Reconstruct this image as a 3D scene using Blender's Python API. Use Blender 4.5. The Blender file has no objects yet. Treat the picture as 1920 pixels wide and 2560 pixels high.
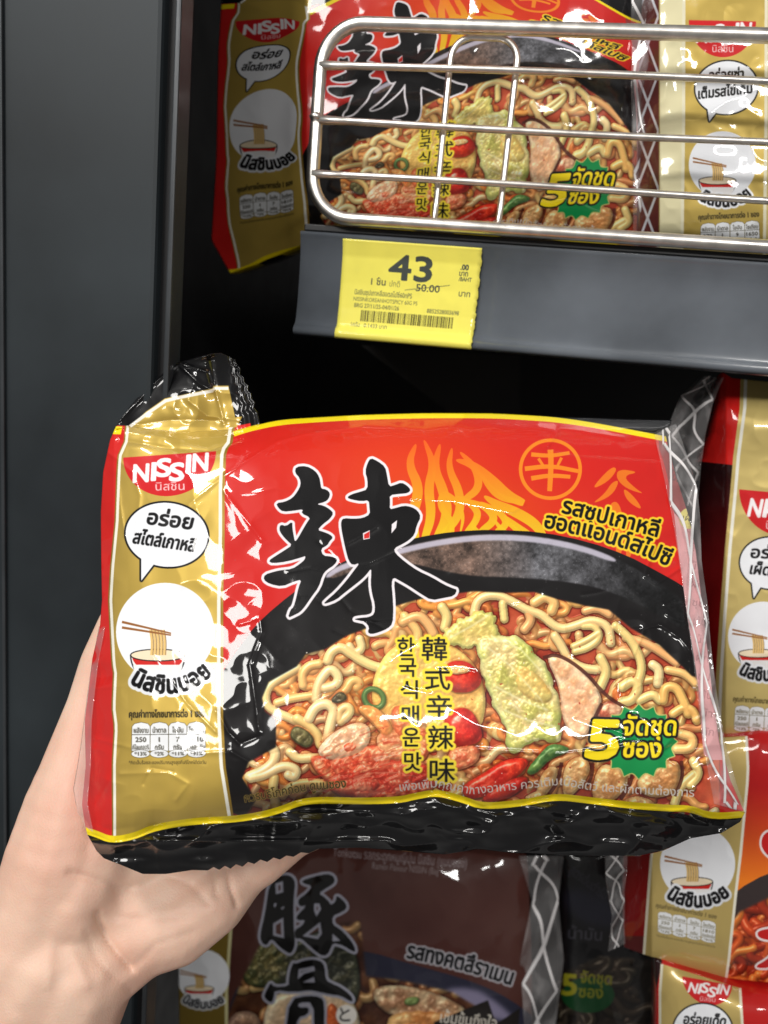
import bpy, math, random
import numpy as np
from mathutils import Vector, Matrix
random.seed(1)
scene = bpy.context.scene
# ---------------------------------------------------------------- camera
# world axes follow the shelf: X along it to the right, Y into it, Z up; metres.
F_PX, CX, CY = 1862., 960., 1280.                    # focal length and centre in pixels of the 1920 x 2560 photograph
CAM = np.array([0., 0., 1.40])
ax = np.array([13660., -1620., 1862.]); ax /= np.linalg.norm(ax)         # shelf direction seen by the camera
az = np.array([930., 9600., 1862.]); az -= ax * az.dot(ax); az /= np.linalg.norm(az)
ay = np.cross(az, ax)
ROT = np.array([ax, ay, az])                         # camera -> world
cam_data = bpy.data.cameras.new('camera'); cam = bpy.data.objects.new('camera', cam_data); scene.collection.objects.link(cam)
cam.matrix_world = Matrix.Translation(CAM) @ Matrix(ROT.tolist()).to_4x4()
cam_data.sensor_fit = 'VERTICAL'; cam_data.sensor_height = 36; cam_data.lens = F_PX / 2560 * 36
cam_data.clip_start = .01; cam_data.clip_end = 50
cam_data.dof.use_dof = True; cam_data.dof.focus_distance = .30; cam_data.dof.aperture_fstop = 9.0
scene.camera = cam
# ---------------------------------------------------------------- light: shop ceiling strips behind and above the viewer
w = bpy.data.worlds.new('World'); scene.world = w; w.use_nodes = True
bg = w.node_tree.nodes['Background']; bg.inputs[0].default_value = (1, .97, .94, 1); bg.inputs[1].default_value = .17
def lamp(name, loc, target, sx, sy, power, col=(1, .975, .94)):
    l = bpy.data.lights.new(name, 'AREA'); l.shape = 'RECTANGLE'; l.size = sx; l.size_y = sy; l.energy = power; l.color = col
    o = bpy.data.objects.new(name, l); scene.collection.objects.link(o); o.location = loc
    o.rotation_euler = (Vector(target) - Vector(loc)).to_track_quat('-Z', 'Y').to_euler(); return o
lamp('ceiling_strip', (-.72, -.35, 2.75), (.05, .3, 1.3), .8, .16, 17)
lamp('ceiling_panel', (-1.02, -1.92, 2.75), (0, .3, 1.3), .9, .6, 38)
lamp('ceiling_strip', (1.5, -2.7, 2.75), (0, .3, 1.3), 1.5, .16, 50)
scene.view_settings.view_transform = 'Standard'; scene.view_settings.look = 'None'
scene.view_settings.exposure = -.10; scene.view_settings.gamma = 1; scene.view_settings.use_curve_mapping = False
scene.render.engine = 'CYCLES'
scene.cycles.max_bounces = 8; scene.cycles.transparent_max_bounces = 12; scene.cycles.caustics_reflective = False; scene.cycles.caustics_refractive = False
scene.cycles.use_denoising = True
scene.cycles.sample_clamp_indirect = 6
def ray(P):
    """Viewing directions (camera depth 1) through photograph pixels, in world space."""
    P = np.atleast_2d(np.asarray(P, float))
    d = np.c_[(P[:, 0] - CX) / F_PX, -(P[:, 1] - CY) / F_PX, -np.ones(len(P))]
    return d @ ROT.T
def at_depth(px, py, z): return CAM + ray([(px, py)])[0] * z
def at_Y(px, py, Y):
    d = ray([(px, py)])[0]; return CAM + d * ((Y - CAM[1]) / d[1])
# ---------------------------------------------------------------- printed artwork, painted by numpy into generated images
def boxblur(a, r):
    if r < 1: return a
    for ax in (0, 1):
        p = np.concatenate([np.repeat(a.take([0], ax), r + 1, ax), a, np.repeat(a.take([-1], ax), r, ax)], ax)
        c = np.cumsum(p, ax, dtype=np.float64)
        n = a.shape[ax]
        a = ((c.take(range(2 * r + 1, 2 * r + 1 + n), ax) - c.take(range(0, n), ax)) / (2 * r + 1)).astype(np.float32)
    return a
def blur(a, r):
    for _ in range(3): a = boxblur(a, max(1, int(round(r * .6))))
    return a
def vnoise(h, w, cell, seed):
    rg = np.random.RandomState(seed)
    gh, gw = int(h / cell) + 3, int(w / cell) + 3
    g = rg.rand(gh, gw).astype(np.float32)
    y = np.arange(h) / cell; x = np.arange(w) / cell
    yi = y.astype(int); xi = x.astype(int)
    fy = y - yi; fx = x - xi
    fy = (fy * fy * (3 - 2 * fy))[:, None]; fx = (fx * fx * (3 - 2 * fx))[None, :]
    a = g[yi][:, xi]; b = g[yi][:, xi + 1]; c = g[yi + 1][:, xi]; d = g[yi + 1][:, xi + 1]
    return ((a * (1 - fx) + b * fx) * (1 - fy) + (c * (1 - fx) + d * fx) * fy).astype(np.float32)
def fbm(h, w, cell, seed, octv=4):
    s = 0; amp = 1; t = 0
    for k in range(octv):
        s = s + amp * vnoise(h, w, max(cell / 2 ** k, 1.01), seed + k); t += amp; amp *= .5
    return s / t
def lerp_poly(pts, n):
    p = np.array(pts, float)
    d = np.r_[0, np.cumsum(np.hypot(*np.diff(p, axis=0).T))]
    t = np.linspace(0, d[-1], n)
    return np.c_[np.interp(t, d, p[:, 0]), np.interp(t, d, p[:, 1])]
def smooth_poly(pts, it=2, closed=True):
    p = np.array(pts, float)
    for _ in range(it):                                   # Chaikin
        q = np.roll(p, -1, 0) if closed else p[1:]
        a = p if closed else p[:-1]
        n = np.empty((len(a) * 2, 2)); n[0::2] = a * .75 + q * .25; n[1::2] = a * .25 + q * .75
        if not closed: n = np.vstack([p[:1], n, p[-1:]])
        p = n
    return p
def poly_edges(*polys):
    return np.vstack([np.c_[p, np.roll(p, -1, 0)] for p in [np.array(q, float) for q in polys]])
def ellipse(cx, cy, rx, ry, rot=0, n=64, a0=0, a1=360):
    t = np.radians(np.linspace(a0, a1, n, endpoint=(a1 - a0) % 360 != 0))
    x = rx * np.cos(t); y = ry * np.sin(t); r = math.radians(rot)
    return np.c_[cx + x * math.cos(r) - y * math.sin(r), cy + x * math.sin(r) + y * math.cos(r)]
_glyphs = {}
def glyph_edges(s):
    """Outline edges of a line of writing set in Blender's own font, em = 1, y up."""
    if s not in _glyphs:
        c = bpy.data.curves.new('writing', 'FONT'); c.body = s; c.dimensions = '2D'; c.fill_mode = 'NONE'; c.resolution_u = 3
        o = bpy.data.objects.new('writing', c); bpy.context.scene.collection.objects.link(o)
        dg = bpy.context.evaluated_depsgraph_get(); dg.update(); ev = o.evaluated_get(dg); m = ev.to_mesh()
        v = np.zeros(len(m.vertices) * 3, np.float32); m.vertices.foreach_get('co', v); v = v.reshape(-1, 3)[:, :2]
        e = np.zeros(len(m.edges) * 2, np.int32); m.edges.foreach_get('vertices', e); e = e.reshape(-1, 2)
        _glyphs[s] = np.c_[v[e[:, 0]], v[e[:, 1]]].astype(float)
        ev.to_mesh_clear(); bpy.data.objects.remove(o); bpy.data.curves.remove(c)
    return _glyphs[s]
def text_on(s, x0, y0, x1, y1, size, shear=0, yscale=1):
    """Edges of writing fitted from (x0,y0) to (x1,y1) along its baseline."""
    e = glyph_edges(s).copy().reshape(-1, 2)
    mn, mx = e[:, 0].min(), e[:, 0].max()
    L = math.hypot(x1 - x0, y1 - y0); dx, dy = (x1 - x0) / L, (y1 - y0) / L
    u = (e[:, 0] - mn) / (mx - mn) * L; v = -e[:, 1] * size * yscale
    u = u - v * shear
    return np.c_[x0 + u * dx - v * dy, y0 + u * dy + v * dx].reshape(-1, 4)
def text_path(s, pts, size):
    e = glyph_edges(s).copy().reshape(-1, 2)
    mn, mx = e[:, 0].min(), e[:, 0].max()
    p = lerp_poly(pts, 400); n = (e[:, 0] - mn) / (mx - mn) * 399
    X = np.interp(n, range(400), p[:, 0]); Y = np.interp(n, range(400), p[:, 1])
    g = np.gradient(p, axis=0); g /= np.hypot(g[:, 0], g[:, 1])[:, None] + 1e-9
    GX = np.interp(n, range(400), g[:, 0]); GY = np.interp(n, range(400), g[:, 1])
    v = -e[:, 1] * size
    return np.c_[X - v * GY, Y + v * GX].reshape(-1, 4)
def text_box(s, cx, cy, w, h):
    """One sign stretched into a box (centre, width, height)."""
    e = glyph_edges(s).copy().reshape(-1, 2)
    a, b = e.min(0), e.max(0); q = (e - (a + b) / 2) / (b - a)
    return np.c_[cx + q[:, 0] * w, cy - q[:, 1] * h].reshape(-1, 4)

class Art:
    def __init__(s, x0, y0, x1, y1, S):
        s.x0, s.y0, s.x1, s.y1, s.S = x0, y0, x1, y1, S
        s.W, s.H = int((x1 - x0) * S), int((y1 - y0) * S)
        s.rgb = np.zeros((s.H, s.W, 3), np.float32); s.a = np.zeros((s.H, s.W), np.float32)
        s.X = x0 + (np.arange(s.W) + .5) / S; s.Y = y0 + (np.arange(s.H) + .5) / S
    def fill(s, edges, pad=0):
        """Even-odd coverage of closed outlines: (row0, col0, mask)."""
        K = 3
        e = (np.asarray(edges, float).reshape(-1, 4) - [s.x0, s.y0, s.x0, s.y0]) * s.S
        c0 = max(0, int(min(e[:, 0].min(), e[:, 2].min())) - pad - 1); c1 = min(s.W, int(max(e[:, 0].max(), e[:, 2].max())) + pad + 2)
        r0 = max(0, int(min(e[:, 1].min(), e[:, 3].min())) - pad - 1); r1 = min(s.H, int(max(e[:, 1].max(), e[:, 3].max())) + pad + 2)
        if c1 <= c0 or r1 <= r0: return (0, 0, np.zeros((1, 1), np.float32))
        h, w = (r1 - r0) * K, (c1 - c0) * K
        m = np.zeros((h, w), bool); xs = np.arange(w) + .5
        for xa, ya, xb, yb in (e - [c0, r0, c0, r0]) * K:
            if ya == yb: continue
            if ya > yb: xa, ya, xb, yb = xb, yb, xa, ya
            a = max(0, math.ceil(ya - .5)); b = min(h, math.ceil(yb - .5))
            if b <= a: continue
            xc = xa + (np.arange(a, b) + .5 - ya) * (xb - xa) / (yb - ya)
            m[a:b] ^= xs[None, :] < xc[:, None]
        return (r0, c0, m.reshape(r1 - r0, K, c1 - c0, K).mean((1, 3)).astype(np.float32))
    def grow(s, M, r):
        """Thicken a coverage mask by r photo pixels."""
        r0, c0, m = M; r = r * s.S; n = int(math.ceil(r))
        if r <= 0: return M
        a0, b0 = max(0, r0 - n), max(0, c0 - n)
        a1, b1 = min(s.H, r0 + m.shape[0] + n), min(s.W, c0 + m.shape[1] + n)
        p = np.zeros((a1 - a0 + 2 * n, b1 - b0 + 2 * n), np.float32)
        p[n + r0 - a0:n + r0 - a0 + m.shape[0], n + c0 - b0:n + c0 - b0 + m.shape[1]] = m
        out = np.zeros((a1 - a0, b1 - b0), np.float32); hh, ww = out.shape
        for dy in range(-n, n + 1):
            for dx in range(-n, n + 1):
                d = math.hypot(dx, dy)
                if d < r + .5:
                    k = min(1., r + .5 - d)
                    np.maximum(out, p[n + dy:n + dy + hh, n + dx:n + dx + ww] * k, out)
        return (a0, b0, out)
    def soft(s, M, r):
        r = max(1, int(r * s.S)); r0, c0, m = M; n = 2 * r
        a0, b0 = max(0, r0 - n), max(0, c0 - n); a1, b1 = min(s.H, r0 + m.shape[0] + n), min(s.W, c0 + m.shape[1] + n)
        p = np.zeros((a1 - a0, b1 - b0), np.float32); p[r0 - a0:r0 - a0 + m.shape[0], c0 - b0:c0 - b0 + m.shape[1]] = m
        return (a0, b0, blur(p, r))
    def paint(s, M, col, k=1., met=None):
        r0, c0, m = M; h, w = m.shape; sl = (slice(r0, r0 + h), slice(c0, c0 + w))
        if callable(col): col = col(s.X[c0:c0 + w][None, :], s.Y[r0:r0 + h][:, None])
        col = np.asarray(col, np.float32) / 255.
        q = (m * k)[..., None]
        s.rgb[sl] = s.rgb[sl] * (1 - q) + col * q
        if met is not None: s.a[sl] = s.a[sl] * (1 - m * k) + met * m * k
    def poly(s, pts, col, k=1., met=None, sm=0, closed=True):
        p = smooth_poly(pts, sm) if sm else pts
        s.paint(s.fill(poly_edges(p)), col, k, met)
    def line(s, pts, width, col, k=1., met=None, w1=None, sm=0):
        p = np.array(smooth_poly(pts, sm, False) if sm else pts, float)
        g = np.gradient(p, axis=0); g /= np.hypot(g[:, 0], g[:, 1])[:, None] + 1e-9
        nrm = np.c_[-g[:, 1], g[:, 0]]
        wd = np.linspace(width, width if w1 is None else w1, len(p))[:, None] / 2
        s.poly(np.vstack([p + nrm * wd, (p - nrm * wd)[::-1]]), col, k, met)
    def write(s, edges, col, bold=0, rim=None, rimw=0, k=1., soft=0):
        M = s.fill(edges)
        if bold: M = s.grow(M, bold)
        if rim is not None: s.paint(s.grow(M, rimw), rim, k)
        if soft: M = s.soft(M, soft)
        s.paint(M, col, k)
    def image(s, name):
        im = bpy.data.images.new(name, s.W, s.H, alpha=True)
        buf = np.empty((s.H, s.W, 4), np.float32)
        buf[..., :3] = np.clip(s.rgb, 0, 1)[::-1]; buf[..., 3] = 1
        im.pixels.foreach_set(buf.ravel()); im.pack()
        me = bpy.data.images.new(name + '_foil', s.W, s.H, alpha=False)
        me.colorspace_settings.name = 'Non-Color'
        buf[..., :3] = np.clip(s.a, 0, 1)[::-1][..., None]
        me.pixels.foreach_set(buf.ravel()); me.pack()
        return im, me
    def uv(s, P): return np.c_[(P[:, 0] - s.x0) / (s.x1 - s.x0), 1 - (P[:, 1] - s.y0) / (s.y1 - s.y0)]

def ruffle(p, amp, seed=0):
    q = lerp_poly(np.vstack([smooth_poly(p, 2), smooth_poly(p, 2)[:1]]), 90)[:-1]; g = np.roll(q, -1, 0) - np.roll(q, 1, 0); g /= np.hypot(g[:, 0], g[:, 1])[:, None] + 1e-9
    i = np.arange(len(q)); o = amp * (.7 * np.sin(i * .55 + seed) + .5 * np.sin(i * 1.27 + seed * 2) + .3 * np.sin(i * 2.3))
    return q + np.c_[-g[:, 1], g[:, 0]] * o[:, None]
class Relief:
    """The printed food photograph: noodles and toppings piled up as a height field, then lit like a studio shot."""
    def __init__(s, art, box, seed):
        s.art = art; x0, y0, x1, y1 = box
        s.c0, s.r0 = int((x0 - art.x0) * art.S), int((y0 - art.y0) * art.S)
        s.c1, s.r1 = min(art.W, int((x1 - art.x0) * art.S)), min(art.H, int((y1 - art.y0) * art.S))
        s.h = np.zeros((s.r1 - s.r0, s.c1 - s.c0), np.float32)
        s.col = np.zeros(s.h.shape + (3,), np.float32); s.rg = np.random.RandomState(seed)
        s.gl = np.ones_like(s.h)
    def ground(s, col, col2, cell, seed):
        n = fbm(*s.h.shape, cell * s.art.S, seed)[..., None]
        n = np.clip((n - .3) / .4, 0, 1)
        s.col[:] = (np.array(col) * (1 - n) + np.array(col2) * n) / 255.
        s.h[:] = 2 * n[..., 0] - 1
    def noodle(s, pts, r, z, col):
        S = s.art.S
        p = lerp_poly(pts, max(8, int(np.hypot(*np.diff(np.array(pts), axis=0).T).sum() * S / 1.6)))
        z = np.interp(np.linspace(0, 1, len(p)), np.linspace(0, 1, len(np.atleast_1d(z))), np.atleast_1d(z)) if np.ndim(z) else np.full(len(p), z)
        R = r * S; n = int(R + 2); yy, xx = np.mgrid[-n:n + 1, -n:n + 1]
        H, W = s.h.shape; col = np.array(col, np.float32) / 255.
        for (px, py), zz in zip(p, z):
            cx, cy = (px - s.art.x0) * S - s.c0, (py - s.art.y0) * S - s.r0
            ix, iy = int(cx), int(cy)
            if ix - n < 0 or iy - n < 0 or ix + n + 1 > W or iy + n + 1 > H: continue
            d = R * R - (xx - (cx - ix)) ** 2 - (yy - (cy - iy)) ** 2
            hh = np.where(d > 0, zz * S + np.sqrt(np.maximum(d, 0)), -99)
            sl = (slice(iy - n, iy + n + 1), slice(ix - n, ix + n + 1))
            q = hh > s.h[sl]
            s.h[sl] = np.where(q, hh, s.h[sl]); s.col[sl][q] = col
    def curl(s, x, y, r, z, col, n=26, step=9, turn=.35):
        a = s.rg.rand() * 6.28; w = (s.rg.rand() - .5) * turn * 2; pts = []
        ph = s.rg.rand() * 6.28; fr = s.rg.uniform(.15, .3)
        for i in range(n):
            pts.append((x, y)); a += w + turn * math.sin(ph + i * fr * 2)
            x += math.cos(a) * step; y += math.sin(a) * step * .8
        zz = z + 5 * np.sin(np.linspace(0, 6, 8) + ph)
        s.noodle(smooth_poly(pts, 2, False), r, zz, col)
    def lump(s, pts, z, rnd, col, col2=None, cell=18, rough=0, seed=0, gl=1, sm=2, streak=0, mott=.34):
        """A topping: outline raised to z with rounded rim, two-tone mottled colour, rough surface."""
        M = s.art.fill(poly_edges(smooth_poly(pts, sm)))
        r0, c0, m = M; rr = max(2, int(rnd * s.art.S))
        pad = np.pad(m, rr); e = np.clip(blur(pad, rr)[rr:-rr, rr:-rr] * 2 - 1, 0, 1)
        prof = np.sqrt(1 - (1 - e) ** 2)
        n1 = fbm(*m.shape, cell * s.art.S, seed + 11); n2 = fbm(*m.shape, max(2, 7 * s.art.S), seed + 5, 3)
        if streak:
            yy, xx = np.mgrid[0:m.shape[0], 0:m.shape[1]]
            n2 = .5 + .5 * np.sin((xx * math.cos(streak) + yy * math.sin(streak)) * .35 / s.art.S + n1 * 14)
        hh = (z - rnd * .3 + rnd * prof + rough * (.9 * (n1 - .5) + .22 * (n2 - .5))) * s.art.S
        a0, b0 = r0 - s.r0, c0 - s.c0
        ya, xa = max(0, a0), max(0, b0); yb, xb = min(s.h.shape[0], a0 + m.shape[0]), min(s.h.shape[1], b0 + m.shape[1])
        if yb <= ya or xb <= xa: return
        src = (slice(ya - a0, yb - a0), slice(xa - b0, xb - b0)); dst = (slice(ya, yb), slice(xa, xb))
        q = (m[src] > .5) & (hh[src] > s.h[dst])
        k = np.clip((n1 - .35) / .3, 0, 1)[..., None]
        n3 = fbm(*m.shape, max(2, 12 * s.art.S), seed + 31, 4)
        cc = (np.array(col) * (1 - k) + np.array(col if col2 is None else col2) * k) / 255. * (1 - mott / 2 + mott * n3[..., None]) * (.95 + .10 * n2[..., None])
        cc = cc + (np.clip(n3 - .66, 0, 1) * 2 * mott)[..., None] * np.array((1, .85, .6))
        s.h[dst] = np.where(q, hh[src], s.h[dst]); s.col[dst][q] = cc[src][q].astype(np.float32); s.gl[dst][q] = gl
    def finish(s, clip, gain=1.0, soft=0):
        h = s.h; S = s.art.S
        gy, gx = np.gradient(blur(h, 1) if S > .6 else h); 
        nz = 1 / np.sqrt(1 + gx * gx + gy * gy); nx, ny = -gx * nz, -gy * nz
        L = np.array([-.35, -.55, .76]); L /= np.linalg.norm(L)
        dif = np.clip(nx * L[0] + ny * L[1] + nz * L[2], 0, 1)
        Hv = L + [0, 0, 1]; Hv /= np.linalg.norm(Hv)
        sp = np.clip(nx * Hv[0] + ny * Hv[1] + nz * Hv[2], 0, 1) ** 42
        ao = np.clip(1 - (blur(h, 7 * S) - h) * .016 / S, .68, 1.08) * np.clip(1 - (blur(h, 24 * S) - h) * .010 / S, .66, 1.08)
        c = s.col * (.62 + .40 * dif)[..., None] * ao[..., None] ** np.array([.45, 1.0, 1.25])
        c = c * gain * np.array([1.06, .945, .84]) + (sp * .34 * s.gl)[..., None] * np.array([1, .97, .9])
        n = vnoise(*h.shape, 1.5, 77)[..., None]
        c = np.clip(c * (.97 + .06 * n), 0, 1)
        if soft: c = np.dstack([blur(c[..., i], soft) for i in range(3)])
        r0, c0, m = s.art.soft(s.art.fill(poly_edges(clip)), 3)
        full = np.zeros((s.art.H, s.art.W), np.float32); full[r0:r0 + m.shape[0], c0:c0 + m.shape[1]] = m
        q = full[s.r0:s.r1, s.c0:s.c1][..., None]
        t = s.art.rgb[s.r0:s.r1, s.c0:s.c1]
        t[:] = t * (1 - q) + c * q

GOLD = (184, 156, 74); RED = (208, 36, 32); WHITE = (240, 240, 240); INK = (14, 14, 16); YEL = (250, 222, 30)
NOOD = [(244, 218, 160), (246, 202, 136), (238, 216, 148), (240, 184, 128), (248, 226, 176), (240, 196, 120)]

def logo_cap(A, cx, ytop, ybot, half, tilt=0):
    """Red half-moon with the maker's name in white, and the Thai name under it."""
    H = ybot - ytop
    p = np.vstack([[(cx - half, ytop + tilt * -half)], ellipse(cx, ytop, half, H, 0, 40, 180, 0), [(cx + half, ytop + tilt * half)]])
    p = ellipse(cx, 0, half, H, 0, 50, 180, 0); p[:, 1] = p[:, 1] + ytop + (p[:, 0] - cx) * tilt
    A.poly(p, (206, 34, 38), met=0)
    w = half * .78; s = H * .60
    def Y(x): return ytop + H * .56 + (x - cx) * tilt
    # N I S S I N: the two S of the name hang one below the other
    parts = [('N', -1, -.60, .06), ('I', -.50, -.40, .04), ('S', -.36, .02, -.06), ('S', .0, .38, .10), ('I', .46, .56, -.12), ('N', .64, 1.04, -.14)]
    for ch, a, b, dy in parts:
        xa, xb = cx + a * w, cx + b * w
        A.write(text_on(ch, xa, Y(xa) + dy * H * .8, xb, Y(xb) + dy * H * .8, s, .12), (244, 240, 240), bold=half * .026)
    A.write(text_on('นิสชิน', cx - half * .3, ytop + H * .86 + tilt * -10, cx + half * .32, ytop + H * .86 + tilt * 10, H * .27), (240, 205, 205), bold=half * .008)
def bubble(A, cx, cy, rx, ry, tail, lines, rot=0, out=5, ls=1.0):
    bx = rx * .25
    t = [(cx - rx * .62, cy + ry * .70), tail, (cx - rx * .30, cy + ry * .90)]
    for grow, col in ((out, INK), (0, (238, 240, 244))):
        M = A.fill(poly_edges(ellipse(cx, cy, rx, ry, rot))); M2 = A.fill(poly_edges(t))
        for m in (M, M2): A.paint(A.grow(m, grow) if grow else m, col, met=0)
    for s, x0, y0, x1, y1, sz in lines:
        A.write(text_on(s, x0, y0, x1, y1, sz, .12), INK, bold=sz * .045 * ls)
def soup_disc(A, cx, cy, r):
    """White roundel with a red and white soup bowl, noodles and chopsticks (the cartoon boy of the print is left out)."""
    A.poly(ellipse(cx, cy, r, r), (238, 240, 244), met=0)
    bx, by, bw = cx - r * .15, cy + r * .47, r * .54
    body = np.vstack([ellipse(bx, by, bw, bw * .98, 0, 30, 0, 180)])
    A.paint(A.grow(A.fill(poly_edges(body)), r * .03), INK, met=0)
    A.poly(body, (236, 234, 232))
    A.poly(np.vstack([ellipse(bx, by, bw, bw * .20, 0, 20, 180, 0), ellipse(bx, by + bw * .02, bw * .97, bw * .62, 0, 20, 0, 180)])[:, :], (205, 36, 30))
    A.poly(np.vstack([ellipse(bx, by + bw * .36, bw * .93, bw * .62, 0, 20, 0, 180)]), (236, 234, 232))
    A.paint(A.grow(A.fill(poly_edges(ellipse(bx, by, bw, bw * .20))), r * .025), INK)
    A.poly(ellipse(bx, by, bw, bw * .20), (240, 222, 190))
    for k in range(5):
        x = bx - bw * .24 + k * bw * .12
        A.line([(x, by), (x + 2, by - bw * .5), (x - 3, by - bw * .95)], r * .05, (226, 190, 120), sm=2)
        A.line([(x + r * .03, by), (x + 2 + r * .03, by - bw * .5), (x - 3 + r * .03, by - bw * .95)], r * .012, (120, 80, 40), sm=2)
    for k in (0, .07):
        A.line([(bx - bw * 1.35, by - bw * (1.25 - k * 3)), (bx + bw * .5, by - bw * (.82 - k))], r * .05, (150, 96, 50), w1=r * .03)
def arc_name(A, cx, cy, r, a0, a1, size):
    p = ellipse(cx, cy, r, r, 0, 60, a0, a1)
    A.write(text_path('นิสชินบอย', p, size), INK, bold=size * .05, rim=(238, 240, 244), rimw=size * .14)
def facts(A, q, title=True, vals=('250', '1', '7', '1810'), pct=('*13%', '*2%', '*11%', '*91%'), ink=(40, 36, 24)):
    """Nutrition box: q = four corners (tl, tr, br, bl)."""
    tl, tr, br, bl = [np.array(p, float) for p in q]
    P = lambda u, v: tuple(tl * (1 - u) * (1 - v) + tr * u * (1 - v) + br * u * v + bl * (1 - u) * v)
    H = np.hypot(*(bl - tl)); Wd = np.hypot(*(tr - tl))
    def wr(s, u0, u1, v, sz, c=ink, b=.012):
        A.write(text_on(s, *P(u0, v), *P(u1, v), sz * H), c, bold=b * H)
    if title: wr('คุณค่าทางโภชนาการต่อ 1 ซอง', -.04, 1.0, -.16, .27, b=.016)
    for k in range(4):
        u0, u1 = k * .25 + .004, k * .25 + .246
        box = [P(u0, .10), P(u0 + .03, .02), P((u0 + u1) / 2, -.02), P(u1 - .03, .02), P(u1, .10), P(u1, .80), P(u0, .80)]
        A.paint(A.grow(A.fill(poly_edges(box)), H * .016), ink); A.poly(box, (232, 234, 236), met=0)
        el = [P((u0 + u1) / 2 + .122 * math.cos(t), .88 + .11 * math.sin(t)) for t in np.linspace(0, 6.28, 30)]
        A.paint(A.grow(A.fill(poly_edges(el)), H * .016), ink); A.poly(el, (232, 234, 236), met=0)
        A.line([P(u0, .33), P(u1, .33)], H * .016, ink)
        m = (u0 + u1) / 2
        nm = ['พลังงาน', 'น้ำตาล', 'ไขมัน', 'โซเดียม'][k]; un = ['กิโลแคลอรี', 'กรัม', 'กรัม', 'มิลลิกรัม'][k]
        hw = [.10, .09, .075, .10][k]
        wr(nm, m - hw, m + hw, .28, .20); hw = .024 * len(vals[k]) if len(vals[k]) > 1 else (.006 if vals[k] == '1' else .02); wr(vals[k], m - hw, m + hw, .54, .19)
        hw = [.11, .06, .06, .11][k]; wr(un, m - hw, m + hw, .75, .17); hw = .02 * len(pct[k]); wr(pct[k], m - hw, m + hw, .93, .14)
    wr('*คิดเป็นร้อยละของปริมาณสูงสุดที่บริโภคได้ต่อวัน', -.03, 1.0, 1.18, .14, b=.006)
def burst(A, cx, cy, r, col, n=16, rim=(196, 190, 110)):
    def star(R):
        p = []
        for i in range(n):
            a0 = 2 * math.pi * i / n; a1 = 2 * math.pi * (i + 1) / n
            for t in np.linspace(0, 1, 7)[:-1]:
                a = a0 + (a1 - a0) * t; p.append((cx + R * (1 - .14 * math.sin(math.pi * t)) * math.cos(a), cy + R * .97 * (1 - .14 * math.sin(math.pi * t)) * math.sin(a)))
        return p
    M = A.fill(poly_edges(star(r))); A.paint(A.grow(M, 3.5), rim, met=0); A.paint(M, col, met=0)
def five_pack(A, dx=0, dy=0, k=1, yel=YEL, blk=INK):
    T = lambda x, y: (1597 + dx + (x - 1597) * k, 1854 + dy + (y - 1854) * k)
    w = lambda s, x0, y0, x1, y1, sz, b: A.write(text_on(s, *T(x0, y0), *T(x1, y1), sz * k, .1), yel, bold=b * k, rim=blk, rimw=6 * k)
    w('5', 1464, 1894, 1540, 1896, 136, 5.0); w('จัดชุด', 1556, 1838, 1688, 1838, 66, 2.2); w('ซอง', 1556, 1892, 1650, 1893, 64, 2.6)

ZL = np.array([(320,150),(400,143),(470,180),(505,230),(515,290),(520,325),(560,330),(592,360),(580,405),(550,430),(480,448),(540,460),(590,490),(618,520),(590,565),(530,610),(490,655),(540,670),(590,690),(615,715),(585,745),(570,775),(515,805),(535,860),(600,865),(650,885),(630,930),(560,975),(530,1015),(500,1110),(440,1190),(390,1265),(350,1310),(300,1335),(255,1355),(275,1290),(300,1270),(320,1200),(340,1110),(365,1048),(300,1065),(210,1105),(110,1085),(60,1050),(70,1010),(150,985),(200,975),(290,965),(350,925),(390,890),(395,860),(370,870),(250,905),(130,920),(100,900),(150,865),(230,815),(290,775),(250,740),(205,690),(185,650),(195,610),(240,625),(290,585),(290,640),(300,700),(310,750),(335,720),(380,640),(410,590),(435,555),(360,520),(380,487),(300,500),(215,508),(180,480),(160,440),(230,430),(290,400),(330,350),(358,295),(350,240),(310,195)], float)
ZR = np.array([(915,80),(970,105),(1030,150),(1045,220),(1060,310),(1110,295),(1160,275),(1205,300),(1235,335),(1210,360),(1150,365),(1065,375),(1070,430),(1065,490),(1110,480),(1180,460),(1240,470),(1290,500),(1315,550),(1280,620),(1265,690),(1220,735),(1170,765),(1100,800),(1110,840),(1190,910),(1290,980),(1400,1030),(1500,1090),(1570,1120),(1605,1130),(1580,1180),(1500,1195),(1400,1215),(1310,1160),(1220,1100),(1150,1060),(1095,1030),(1080,1080),(1090,1180),(1095,1290),(1090,1400),(1050,1440),(980,1470),(920,1485),(890,1470),(905,1430),(870,1385),(820,1375),(780,1365),(830,1355),(900,1350),(945,1325),(950,1250),(925,1160),(915,1080),(920,1000),(918,960),(880,1010),(840,1050),(790,1090),(700,1160),(640,1210),(560,1240),(540,1240),(570,1210),(640,1150),(720,1060),(780,980),(830,915),(770,935),(740,900),(720,830),(700,740),(680,640),(680,580),(700,560),(780,565),(850,560),(910,530),(905,470),(900,415),(840,425),(760,410),(725,395),(760,370),(830,350),(890,330),(890,250),(870,190),(890,120)], float)
ZH = [np.array([(852,680),(908,655),(908,722),(856,732)], float), np.array([(1083,608),(1126,575),(1118,636),(1080,682)], float)]
YTOP = [(252, 1068), (290, 1068), (450, 1085), (584, 1085), (628, 1071), (700, 1056), (780, 1050), (900, 1043), (1060, 1039), (1228, 1039), (1332, 1045), (1394, 1050), (1467, 1060), (1560, 1077), (1648, 1094), (1700, 1104)]
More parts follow.
